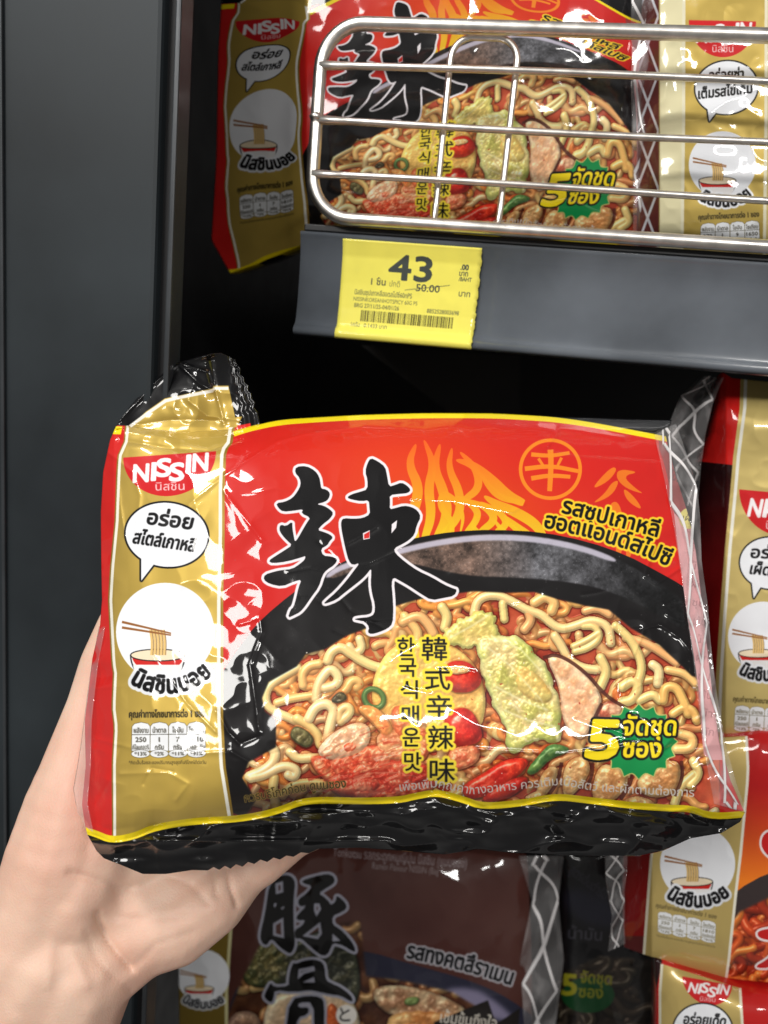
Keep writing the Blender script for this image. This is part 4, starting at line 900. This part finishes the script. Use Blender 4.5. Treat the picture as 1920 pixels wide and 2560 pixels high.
tube('weld', [(xl, YF - .0022, z_) for z_ in np.linspace(at_Y(784, 296, YF)[2] - .0022, at_Y(784, 296, YF)[2] + .0022, 5)], [.0012, .0026, .0032, .0026, .0012], M_CHROME, t)

# ---------------------------------------------------------------- packs
GROUP = 'printed five packs of instant noodles'
HA = hero_art(.9); M_HERO = printed('red noodle pack print', HA)
FA = film_art(1.2); M_FILM = clear_film('clear film with white lattice', FA); M_CLEAR = clear_film('plain clear film', None, .10)
def base_at(plane, px, py):
    return tuple(plane.pts(np.array([[px, py]], float), np.zeros(1))[0])
def edge_round(u, v, p=6): return (1 - np.abs(2 * u - 1) ** p) * (1 - np.abs(2 * v - 1) ** p)
# --- the pack in the hand
HP = Plane(2.690, -9.3e-5, 5.79e-4)
H_TOP = [(290,1066),(306,1064),(450,1080),(600,1072),(628,1066),(700,1048),(780,1044),(900,1037),(1060,1032),(1228,1033),(1332,1038),(1467,1043),(1679,1050)]
H_LEFT = [(290,1066),(275,1100),(258,1180),(252,1280),(253,1400),(255,1500),(250,1563),(231,1645),(222,1722),(212,1799),(214,1915),(205,2011),(212,2059),(236,2098)]
H_BOT = [(236,2098),(241,2127),(260,2146),(299,2161),(357,2185),(415,2185),(482,2175),(520,2176),(534,2168),(548,2175),(562,2165),(576,2172),(590,2161),(606,2167),(620,2155),(636,2160),(651,2149),(668,2155),(684,2144),(700,2149),(716,2139),(734,2142),(752,2131),(772,2133),(796,2122),(900,2119),(976,2125),(1111,2136),(1195,2123),(1280,2132),(1406,2138),(1600,2140),(1658,2127),(1726,2096),(1803,2083),(1850,2055),(1862,2032)]
H_RIGHT = [(1679,1050),(1665,1092),(1672,1120),(1690,1190),(1722,1290),(1740,1380),(1752,1480),(1766,1600),(1782,1740),(1798,1850),(1826,1950),(1862,2032)]
CREASES = [  # folds in the film: (polyline in print pixels, width, height in mm, + ridge / - valley)
    ([(470,1262),(560,1190),(620,1150),(690,1105),(760,1085),(900,1068)], 5, .5), ([(1550,1745),(1580,1650),(1612,1572),(1650,1562),(1700,1595),(1745,1650)], 4, .5), ([(1550,1745),(1620,1700),(1690,1690),(1740,1712)], 4, .4),
    ([(1545,1560),(1548,1640),(1540,1745)], 4, -.5), ([(1660,1510),(1715,1500),(1665,1535),(1690,1550),(1735,1560)], 4, .4), ([(1640,1350),(1612,1440),(1640,1460),(1700,1420)], 5, .6),
    ([(560,1230),(640,1330),(655,1350)], 7, .4), ([(600,1560),(650,1545),(655,1580),(625,1660),(640,1760),(650,1840)], 6, .5), ([(545,1780),(570,1830),(600,1860),(650,1840)], 6, -.6), ([(580,1880),(640,1915)], 5, .5),
    ([(1370,1115),(1400,1070),(1440,1075),(1560,1095)], 5, .6), ([(1370,1120),(1440,1135),(1560,1142),(1650,1150)], 5, -.7), ([(1000,1245),(1130,1250),(1280,1280),(1310,1262)], 4, .35),
    ([(1190,1872),(1400,1885),(1540,1870),(1620,1850)], 4, .4), ([(1440,1790),(1560,1835),(1650,1870)], 4, .4), ([(1650,1880),(1690,1830),(1755,1790)], 7, .8), ([(1660,1880),(1700,1850),(1760,1850)], 6, -.8), ([(1650,1880),(1680,1910),(1740,1920)], 5, .5),
    ([(300,1100),(420,1120),(520,1128),(600,1100)], 7, -1.0), ([(310,1080),(460,1098),(560,1090)], 8, .7), ([(270,1130),(330,1180),(350,1240),(340,1330)], 6, .5), ([(296,1180),(300,1260),(312,1340)], 4, .4),
    ([(230,1845),(330,1870),(480,1885),(560,1880)], 6, .4), ([(300,1935),(420,1930),(470,1960),(440,2000)], 6, .5), ([(360,1960),(380,1920),(430,1930)], 5, -.5), ([(240,2010),(270,1960),(300,1870)], 7, -.6), ([(380,1640),(470,1760),(540,1830)], 4, .3)]
_rc = random.Random(12)
for _ in range(26):                                   # fine handling creases all over the film
    x, y, a_ = _rc.uniform(600, 1640), _rc.uniform(1130, 1960), _rc.uniform(-.7, .9); pl = [(x, y)]
    for k in range(3): a_ += _rc.uniform(-.5, .5); s_ = _rc.uniform(18, 60); x += s_ * math.cos(a_); y += s_ * math.sin(a_); pl.append((x, y))
    CREASES.append((pl, _rc.uniform(3.5, 6), _rc.choice((-1, 1)) * _rc.uniform(.15, .34)))
def hero_h(P):
    px, py = P[..., 0], P[..., 1]
    L, R = np.array(H_LEFT, float), np.array(H_RIGHT, float); T, B_ = np.array(H_TOP, float), np.array(YBOT, float)
    xl_ = np.interp(py, L[:, 1], L[:, 0]); xr_ = np.interp(py, R[:, 1], R[:, 0]); yt_ = np.interp(px, T[:, 0], T[:, 1]); yb_ = np.interp(px, B_[:, 0], B_[:, 1])
    u = np.clip((px - xl_) / (xr_ - xl_), 0, 1); v = np.clip((py - yt_) / (yb_ - yt_), 0, 1)
    h = .019 * ((1 - np.where(u > .5, .45, 1.) * np.abs(2 * u - 1) ** 5.) * (1 - np.abs(2 * v - 1) ** 8.) - 1)
    h = h - .00013 * np.maximum(0, py - yb_) - .00010 * np.maximum(0, 285 - px)
    inner = np.clip(np.minimum(u, 1 - u) * 12, .25, 1)
    # five blocks of noodles press against the film
    h = h + .0016 * np.cos((u - .5) * 2 * np.pi * 1.5) * np.sin(v * np.pi)
    calm = .30 + .7 * np.exp(-((px - 470) / 190) ** 2) + .45 * np.clip((px - 1450) / 200, 0, 1)
    h = h + inner * (.0026 * (noise_at(P, 300, 3, 2) - .5) + calm * (.0011 * (ridged(P, 170, 8) - .3) + .00035 * (ridged(P, 70, 18) - .3)))
    # ends and the black flap are crumpled harder
    rough = np.clip((py - yb_ + 25) / 40, 0, 1) + .8 * np.clip((px - 1640) / 90, 0, 1) + .8 * np.clip((1135 - py) / 60, 0, 1) * np.clip((700 - px) / 80, .25, 1) + .5 * np.clip((320 - px) / 60, 0, 1)
    Q = np.stack([px * .8, py * 1.6], -1)
    flap = np.clip((py - yb_ - 4) / 20, 0, 1)
    h = h + rough * (1 - .5 * flap) * (.0022 * (ridged(Q, 120, 31) - .3) + .0007 * (ridged(P, 52, 41) - .3)) + flap * (.0065 * (ridged(np.stack([px * .7 + py * .5, py * 1.5 - px * .2], -1), 150, 35) - .3) + .0022 * (ridged(np.stack([px * .6 - py * .4, py * 1.4], -1), 62, 36) - .3))
    # dents that lie square to a ceiling lamp, so that it shows in them
    for x_, y_, wx, wy, rot, gx, gy, h0_ in DENTS:
        cx_, cy_ = px - x_, py - y_; a_ = math.radians(rot); u_, v_ = cx_ * math.cos(a_) + cy_ * math.sin(a_), -cx_ * math.sin(a_) + cy_ * math.cos(a_)
        wob = .75 + .5 * noise_at(P, 60, 91)
        g = np.exp(-(np.abs(u_ / wx) ** 4) - np.abs(v_ / wy) ** 4) ** wob
        h = h * (1 - g) + g * (h0_ + gx * cx_ + gy * cy_ + .0004 * (noise_at(P, 70, 92) - .5))
    for ln, w_, mm in CREASES:
        d = seg_dist(P, ln); h = h + mm * .001 * np.exp(-(d / w_) ** 1.3)
    return h
DENTS = []
def dent(x, y, wx, wy, rot, lamp_pos):
    e = 3.; P = np.array([[[x, y], [x + e, y], [x, y + e]]], float); h = hero_h(P)
    p0, p1, p2 = HP.pts(P, h); v = CAM - p0; v /= np.linalg.norm(v); l = np.array(lamp_pos) - p0; l /= np.linalg.norm(l); hv = v + l
    q1, q2 = HP.pts(P[:, 1:], h[:, :1].repeat(2, 1) * 0 + h[0, 0]); e1, e2 = (q1 - p0) / e, (q2 - p0) / e
    k = hv @ HP.n; s1, s2 = -(hv @ e1) / k, -(hv @ e2) / k
    return (x, y, wx, wy, rot, s1, s2, h[0, 0] + .0008)
_L = (-.85, -1.0, 2.75)
DENTS = []
t = thing('noodle_pack', 'red pack of five instant noodles with black brush sign held in the hand', 'noodle pack', base_at(HP, 1000, 2100), GROUP)
film_pack('printed_bag', HP, (H_TOP, H_RIGHT, H_BOT, H_LEFT), (620, 430), lambda P, u, v: hero_h(P), .040, M_HERO, HA.uv, t)
film_sheet('clear_end', HP, ([(1636,1086),(1664,1070),(1690,1058)], [(1690,1058),(1722,1150),(1743,1220),(1751,1300),(1754,1400),(1768,1500),(1780,1640),(1797,1760),(1814,1860),(1842,1960),(1868,2034)], [(1786,2010),(1868,2034)], [(1636,1086),(1662,1200),(1688,1330),(1713,1500),(1738,1680),(1756,1850),(1786,2010)]), (40, 260),
           lambda P, u, v: hero_h(P) + .0016 + .0010 * np.sin(v * 46 + 4 * u) * u, M_FILM, None, t)
film_sheet('clear_edge', HP, ([(247,1566),(262,1566)], [(262,1566),(244,1660),(228,1800),(226,1915),(218,2011),(232,2080)], [(212,2066),(232,2080)], [(247,1566),(224,1693),(200,1876),(183,1973),(193,2030),(212,2066)]), (12, 80), lambda P, u, v: -.019 - .004 * (1 - u) + .001 * np.sin(v * 30), M_CLEAR, None, t)
S_TOP = [(442,907),(466,900),(490,893),(528,884),(553,882),(587,899)]; S_LEFT = [(442,907),(415,924),(393,949),(351,985),(323,1018),(300,1050),(288,1072)]
S_RIGHT = [(587,899),(592,915),(601,922),(600,937),(609,944),(612,958),(621,963),(620,976),(628,983),(630,997),(638,1005),(635,1020),(644,1030),(647,1044),(650,1062)]
S_BOT = [(288,1072),(306,1072),(450,1090),(600,1084),(650,1066)]
def seal_h(P, u, v):
    h = -.020 + .006 * (1 - v) - .010 * np.abs(u - .45) * (1 - v)
    h = h + .0016 * (ridged(P, 110, 51) - .3) + .0004 * (ridged(P, 50, 52) - .3)
    for ln, w_, mm in [([(300,1050),(393,951),(445,910),(530,886)], 7, 1.4), ([(446,910),(500,960),(530,975)], 5, 1.0), ([(446,908),(520,930),(528,955)], 5, -1.2), ([(528,890),(536,960),(560,1060)], 6, -1.0), ([(470,1000),(520,1040),(600,1050)], 9, .9), ([(330,1065),(430,1050),(540,1052)], 10, -1.0)]:
        h = h + mm * .001 * np.exp(-(seg_dist(P, ln) / w_) ** 1.3)
    return h + .0006 * np.sin(u * 90) * np.clip((u - .84) * 8, 0, 1)
film_sheet('end_seal', HP, (S_TOP, S_RIGHT, S_BOT, S_LEFT), (130, 90), seal_h, M_HERO, HA.uv, t, .0006)
# --- packs on the shelves
def shelf_h(seed, H=.016, rough=1., px0=None, fold=0., p=5, extra=None):
    def f(P, u, v):
        h = H * (edge_round(u, v, p) - 1) + rough * (.0030 * (noise_at(P, 260, seed, 2) - .5) + .0009 * (ridged(P, 170, seed + 7) - .3) + .00022 * (ridged(P, 60, seed + 9) - .3))
        if px0 is not None: h = h - fold * np.maximum(0, px0 - P[..., 0])
        return h if extra is None else h + extra(P, u, v)
    return f
WARP = tps([(992,4),(820,228),(1165,215),(857,293),(984,298),(1054,510),(1062,359),(1387,481),(1439,544),(1553,143),(1334,30),(1574,84),(1574,565),(807,527),(764,48),(746,123),(658,160),(721,143),(594,164),(668,422),(573,329),(739,333),(598,491),(733,481),(602,546),(575,110),(564,316),(583,590),(600,662),(748,607),(750,295),(756,477),(545,662),(545,127),(680,105),(600,20),(735,10),(1640,100),(1645,560)],
           [(927,1145),(659,1449),(1141,1474),(720,1545),(884,1548),(1032,1904),(1019,1669),(1502,1850),(1597,1941),(1665,1400),(1376,1250),(1665,1180),(1750,1950),(610,1925),(560,1095),(549,1320),(417,1337),(520,1340),(315,1335),(420,1735),(289,1582),(538,1582),(330,1808),(513,1808),(330,1890),(300,1250),(278,1580),(287,1950),(287,2079),(545,2030),(545,1600),(548,1850),(232,2050),(262,1250),(423,1238),(320,1085),(540,1085),(1745,1200),(1830,1930)], .3)
UP = Upright(.402, 1100, 300, yaw=2, lean=-4)
t = thing('noodle_pack', 'red pack with black brush sign behind the wire guard above the yellow tag', 'noodle pack', base_at(UP, 1150, 590), GROUP)
UL = ([(540,-190),(760,-190),(1100,-200),(1640,-180)], [(1640,-180),(1622,200),(1632,618)], [(575,684),(660,655),(745,618),(800,588),(1000,586),(1590,615),(1632,618)], [(540,-190),(553,0),(545,130),(540,400),(528,600),(575,684)])
film_pack('printed_bag', UP, UL, (330, 250), shelf_h(61, .014, .8, 765, .00020, 5), .05, M_HERO, lambda P: HA.uv(WARP(P)), t)
film_sheet('clear_end', UP, ([(1578,-180),(1660,-180)], [(1660,-180),(1650,200),(1655,618)], [(1584,618),(1655,618)], [(1578,-180),(1578,200),(1584,618)]), (20, 120), lambda P, u, v: -.006 + .002 * np.sin(v * 30 + u * 3), M_FILM, None, t)
CA = cream_art(1.0); M_CR = printed('cream noodle pack print', CA)
CP = Upright(.398, 1800, 300, yaw=3, lean=2)
t = thing('noodle_pack', 'cream and gold pack behind the right half of the wire guard', 'noodle pack', base_at(CP, 1850, 620), GROUP)
film_pack('printed_bag', CP, ([(1588,-150),(1640,-160),(2140,-140)], [(2140,-140),(2150,670)], [(1600,618),(1650,622),(1910,640),(2150,670)], [(1588,-150),(1592,200),(1600,618)]), (200, 250), shelf_h(71, .012, 1.2, 1650, .00012), .05, M_CR, CA.uv, t)
SA = spicy_art(1.0); M_SP = printed('spicy noodle pack print', SA)
SP = Upright(.392, 1850, 1400, yaw=-4, lean=5)
t = thing('noodle_pack', 'gold banded red pack under the price channel at the right edge', 'noodle pack', base_at(SP, 1900, 1885), GROUP)
film_pack('printed_bag', SP, ([(1806,930),(1830,945),(2300,990)], [(2300,990),(2260,1900)], [(1752,1812),(1815,1842),(1900,1880),(2260,1910)], [(1806,930),(1786,1080),(1752,1160),(1744,1400),(1742,1700),(1752,1812)]), (200, 320), shelf_h(81, .010, 1.5, 1815, .00016, extra=lambda P, u, v: .003 * np.exp(-(np.abs(P[..., 1] - 1060) / 60) ** 2)), .05, M_SP, SA.uv, t)
film_sheet('clear_end', SP, ([(1752,938),(1810,944)], [(1810,944),(1782,1010),(1762,1090),(1752,1160),(1742,1270)], [(1706,1262),(1742,1270)], [(1752,938),(1700,990),(1672,1060),(1680,1130),(1706,1262)]), (40, 120), lambda P, u, v: -.004 - .012 * (1 - u) + .002 * np.sin(u * 9 + v * 5), M_FILM, None, t)
FI = fiery_art(1.0); M_FI = printed('fiery noodle pack print', FI)
FP = Upright(.376, 1750, 2150, yaw=-5, lean=3)
t = thing('noodle_pack', 'orange and gold pack at lower right under the one at the channel', 'noodle pack', base_at(FP, 1750, 2400), GROUP)
film_pack('printed_bag', FP, ([(1580,1850),(1668,1856),(1862,1838),(1900,1830),(2240,1860)], [(2240,1860),(2230,2490)], [(1560,2368),(1608,2386),(1720,2420),(1816,2446),(2230,2490)], [(1580,1850),(1560,2100),(1556,2250),(1560,2368)]), (220, 220), shelf_h(91, .010, 1.2, 1630, .0002), .06, M_FI, FI.uv, t)
film_sheet('clear_end', FP, ([(1512,2130),(1570,2130)], [(1570,2130),(1560,2250),(1562,2360)], [(1520,2380),(1562,2360)], [(1512,2130),(1514,2200),(1530,2290),(1520,2380)]), (20, 80), lambda P, u, v: -.014 - .006 * (1 - u) + .002 * np.sin(v * 16 + u * 3), M_FILM, None, t)
EA = egg_art(1.0); M_EG = printed('lowest noodle pack print', EA)
EP = Upright(.366, 1760, 2520, yaw=-5, lean=8)
t = thing('noodle_pack', 'gold and red pack lowest in the right stack, cut by the frame', 'noodle pack', base_at(EP, 1750, 2790), GROUP)
film_pack('printed_bag', EP, ([(1640,2400),(1655,2404),(1852,2466),(2240,2500)], [(2240,2500),(2230,2840)], [(1640,2780),(1850,2800),(2230,2840)], [(1640,2400),(1642,2500),(1640,2780)]), (160, 120), shelf_h(101, .010, 1.2), .06, M_EG, EA.uv, t)
TO = ton_art(1.0); M_TO = printed('brown noodle pack print', TO)
TP = Upright(.440, 950, 2400, yaw=3, lean=4)
t = thing('noodle_pack', 'dark brown pork bone flavour pack below the hand, with grey outlined signs', 'noodle pack', base_at(TP, 900, 2790), GROUP)
film_pack('printed_bag', TP, ([(440,2130),(700,2110),(1100,2120),(1320,2150)], [(1320,2150),(1330,2400),(1330,2800)], [(450,2790),(900,2800),(1330,2800)], [(440,2130),(446,2400),(450,2790)]), (300, 200), shelf_h(111, .012, 1.8), .06, M_TO, TO.uv, t)
film_sheet('clear_end', TP, ([(1296,2140),(1410,2140)], [(1410,2140),(1396,2250),(1410,2400),(1390,2560),(1400,2800)], [(1300,2800),(1400,2800)], [(1296,2140),(1330,2250),(1300,2400),(1310,2560),(1300,2800)]), (30, 160), lambda P, u, v: -.006 - .004 * u + .003 * np.sin(v * 24 + u * 3), M_FILM, None, t)
BA = black_art(1.0); M_BL = printed('black noodle pack print', BA)
BP = Upright(.455, 1500, 2400, yaw=-3, lean=4)
t = thing('noodle_pack', 'black pack in shadow between the brown pack and the orange pack', 'noodle pack', base_at(BP, 1500, 2790), GROUP)
film_pack('printed_bag', BP, ([(1394,2110),(1640,2120)], [(1640,2120),(1650,2800)], [(1394,2790),(1650,2800)], [(1394,2110),(1392,2400),(1394,2790)]), (110, 220), shelf_h(121, .012, 1.4), .05, M_BL, BA.uv, t)
zs = float(at_Y(1200, 2810, .42)[2])
tag(box('lower_shelf', -.17, 1.25, .30, .855, zs - .03, zs, M_BLACK), 'black lower shelf under the stacked packs', 'shelf')
# ---------------------------------------------------------------- the forearm and hand that hold the pack
def make_hand():
    import bmesh
    Z0 = .012
    P = lambda x, y, z, dz=Z0: at_depth(x, y, z + dz)
    def k(x, y, z, r): return (P(x, y, z), r * (z + Z0) / .305)
    px = np.array((.92, .39)) * 80
    W = np.array((137, 2395.)); chains = []
    ax_ = np.array((-.39, .92))
    for s_ in (-1, 0, 1):
        o_ = W + px * s_; r_ = .0225 if s_ else .0245
        a = o_ + ax_ * 900; b = o_ + ax_ * 330
        chains.append([k(a[0] + px[0] * s_ * .35, a[1], .300, r_ * 1.2), k(b[0] + px[0] * s_ * .12, b[1], .294, r_ * 1.06), k(o_[0], o_[1], .290, r_)])
    wr, wu = W - px, W + px
    I, M, R, K = (430, 1905, .318), (515, 1985, .318), (575, 2080, .316), (598, 2176, .312)
    chains += [[k(wr[0], wr[1], .290, .021), k(240, 2140, .302, .0165), k(*I, .0128)], [k(*W, .290, .0215), k(330, 2190, .303, .0165), k(*M, .0132)],
               [k(*W, .290, .0215), k(370, 2240, .303, .0160), k(*R, .0130)], [k(wu[0], wu[1], .290, .021), k(420, 2290, .302, .0155), k(*K, .0118)],
               [k(240, 2400, .292, .019), k(330, 2345, .296, .0168), k(440, 2312, .300, .0165), k(528, 2250, .304, .0150), k(590, 2190, .310, .0122)],
               [k(90, 2330, .290, .0215), k(150, 2150, .294, .0225), k(182, 2020, .300, .0200), k(204, 1930, .304, .0170), k(240, 1762, .312, .0118), k(268, 1660, .316, .0112), k(302, 1560, .320, .0094)],
               [k(200, 2250, .292, .020), k(260, 2100, .300, .019)],
               [k(*K, .0118), k(655, 2148, .313, .0106), k(735, 2085, .317, .0096), k(830, 2045, .319, .0092), k(900, 1990, .317, .0080)],
               [k(*R, .0130), k(740, 2000, .326, .0108), k(880, 1935, .328, .0098), k(985, 1880, .324, .0086)],
               [k(*M, .0132), k(690, 1890, .328, .0110), k(850, 1800, .330, .0100), k(960, 1740, .326, .0088)],
               [k(*I, .0128), k(600, 1775, .328, .0108), k(740, 1680, .330, .0098), k(830, 1620, .326, .0086)]]
    bm = bmesh.new()
    for ch in chains:
        for (p, r0), (q, r1) in zip(ch[:-1], ch[1:]):
            n = max(2, int(np.linalg.norm(q - p) / (.28 * min(r0, r1))))
            for i in range(n + 1):
                f = i / n; c = p * (1 - f) + q * f
                bmesh.ops.create_icosphere(bm, subdivisions=2, radius=r0 * (1 - f) + r1 * f, matrix=Matrix.Translation(c))
    me = bpy.data.meshes.new('hand_parts'); bm.to_mesh(me); bm.free()
    o = bpy.data.objects.new('hand_parts', me); scene.collection.objects.link(o)
    md = o.modifiers.new('r', 'REMESH'); md.mode = 'VOXEL'; md.voxel_size = .0013
    sm = o.modifiers.new('s', 'SMOOTH'); sm.iterations = 16; sm.factor = .5
    dg = bpy.context.evaluated_depsgraph_get(); dg.update(); ev = o.evaluated_get(dg); m2 = bpy.data.meshes.new_from_object(ev)
    n = len(m2.vertices); co = np.zeros(n * 3, np.float32); m2.vertices.foreach_get('co', co); co = co.reshape(-1, 3).astype(float)
    no = np.zeros(n * 3, np.float32); m2.vertices.foreach_get('normal', no); no = no.reshape(-1, 3).astype(float)
    bpy.data.objects.remove(o); bpy.data.meshes.remove(me)
    c = (co - CAM) @ ROT; X = np.stack([CX + F_PX * c[:, 0] / -c[:, 2], CY - F_PX * c[:, 1] / -c[:, 2]], -1)[None]
    front = np.clip((no * (CAM - co)).sum(1) / .3 * 2, 0, 1); d = np.zeros(n)
    for ln, w_, mm in [([(246,2285),(256,2320),(274,2356),(300,2390),(334,2432)], 7, 1.3), ([(250,2300),(272,2365),(318,2420)], 40, 1.6), ([(215,2330),(240,2395),(290,2450),(330,2480)], 8, .35), ([(174,2180),(230,2196),(290,2214),(330,2222)], 9, .7), ([(300,2240),(390,2200),(470,2190)], 26, 1.0), ([(405,2180),(480,2215),(520,2260)], 8, .5),
                      ([(570,2170),(576,2215),(592,2262)], 6, 1.0), ([(520,2120),(536,2180),(540,2240)], 6, .6), ([(690,2110),(704,2160)], 5, .6), ([(720,2090),(732,2140)], 5, .5), ([(270,2290),(360,2300),(470,2290)], 9, .35), ([(340,2420),(390,2360),(480,2330)], 8, .3)]:
        d -= 1.5 * mm * .001 * np.exp(-(seg_dist(X, ln)[0] / w_) ** 1.6)
    for ln, w_, mm in [([(200,2240),(190,2120),(205,2010)], 90, 2.0), ([(400,2300),(500,2262)], 55, 1.2), ([(180,2380),(215,2460)], 16, .7), ([(130,2360),(120,2460)], 14, .5)]:
        d += mm * .001 * np.exp(-(seg_dist(X, ln)[0] / w_) ** 2)
    co = co + no * (d * front)[:, None]
    m2.vertices.foreach_set('co', co.astype(np.float32).ravel()); m2.update()
    m2.polygons.foreach_set('use_smooth', np.ones(len(m2.polygons), bool))
    m, N, L, B = new_mat('skin')
    tc = N.new('ShaderNodeTexCoord'); nz = N.new('ShaderNodeTexNoise'); nz.inputs['Scale'].default_value = 26; nz.inputs['Detail'].default_value = 5; L.new(tc.outputs['Object'], nz.inputs['Vector'])
    cr = N.new('ShaderNodeValToRGB'); cr.color_ramp.elements[0].position = .32; cr.color_ramp.elements[0].color = (.70, .41, .305, 1); cr.color_ramp.elements[1].position = .68; cr.color_ramp.elements[1].color = (.80, .56, .43, 1)
    L.new(nz.outputs[0], cr.inputs[0]); L.new(cr.outputs[0], B.inputs['Base Color'])
    B.inputs['Subsurface Weight'].default_value = .25; B.inputs['Subsurface Radius'].default_value = (1, .35, .2); B.inputs['Subsurface Scale'].default_value = .004
    B.inputs['Roughness'].default_value = .48; B.inputs['Specular IOR Level'].default_value = .4
    vo = N.new('ShaderNodeTexVoronoi'); vo.inputs['Scale'].default_value = 1300; L.new(tc.outputs['Object'], vo.inputs['Vector'])
    n2 = N.new('ShaderNodeTexNoise'); n2.inputs['Scale'].default_value = 240; n2.inputs['Detail'].default_value = 4; L.new(tc.outputs['Object'], n2.inputs['Vector'])
    ad = N.new('ShaderNodeMath'); ad.operation = 'ADD'; L.new(vo.outputs['Distance'], ad.inputs[0]); L.new(n2.outputs[0], ad.inputs[1])
    b = N.new('ShaderNodeBump'); b.inputs['Strength'].default_value = .2; b.inputs['Distance'].default_value = .0004; L.new(ad.outputs[0], b.inputs['Height']); L.new(b.outputs[0], B.inputs['Normal'])
    m2.materials.clear(); m2.materials.append(m)
    o = bpy.data.objects.new('person', m2); m2.name = 'person'; scene.collection.objects.link(o)
    return tag(o, 'bare left forearm and open hand holding up the red pack from below', 'person')
make_hand()
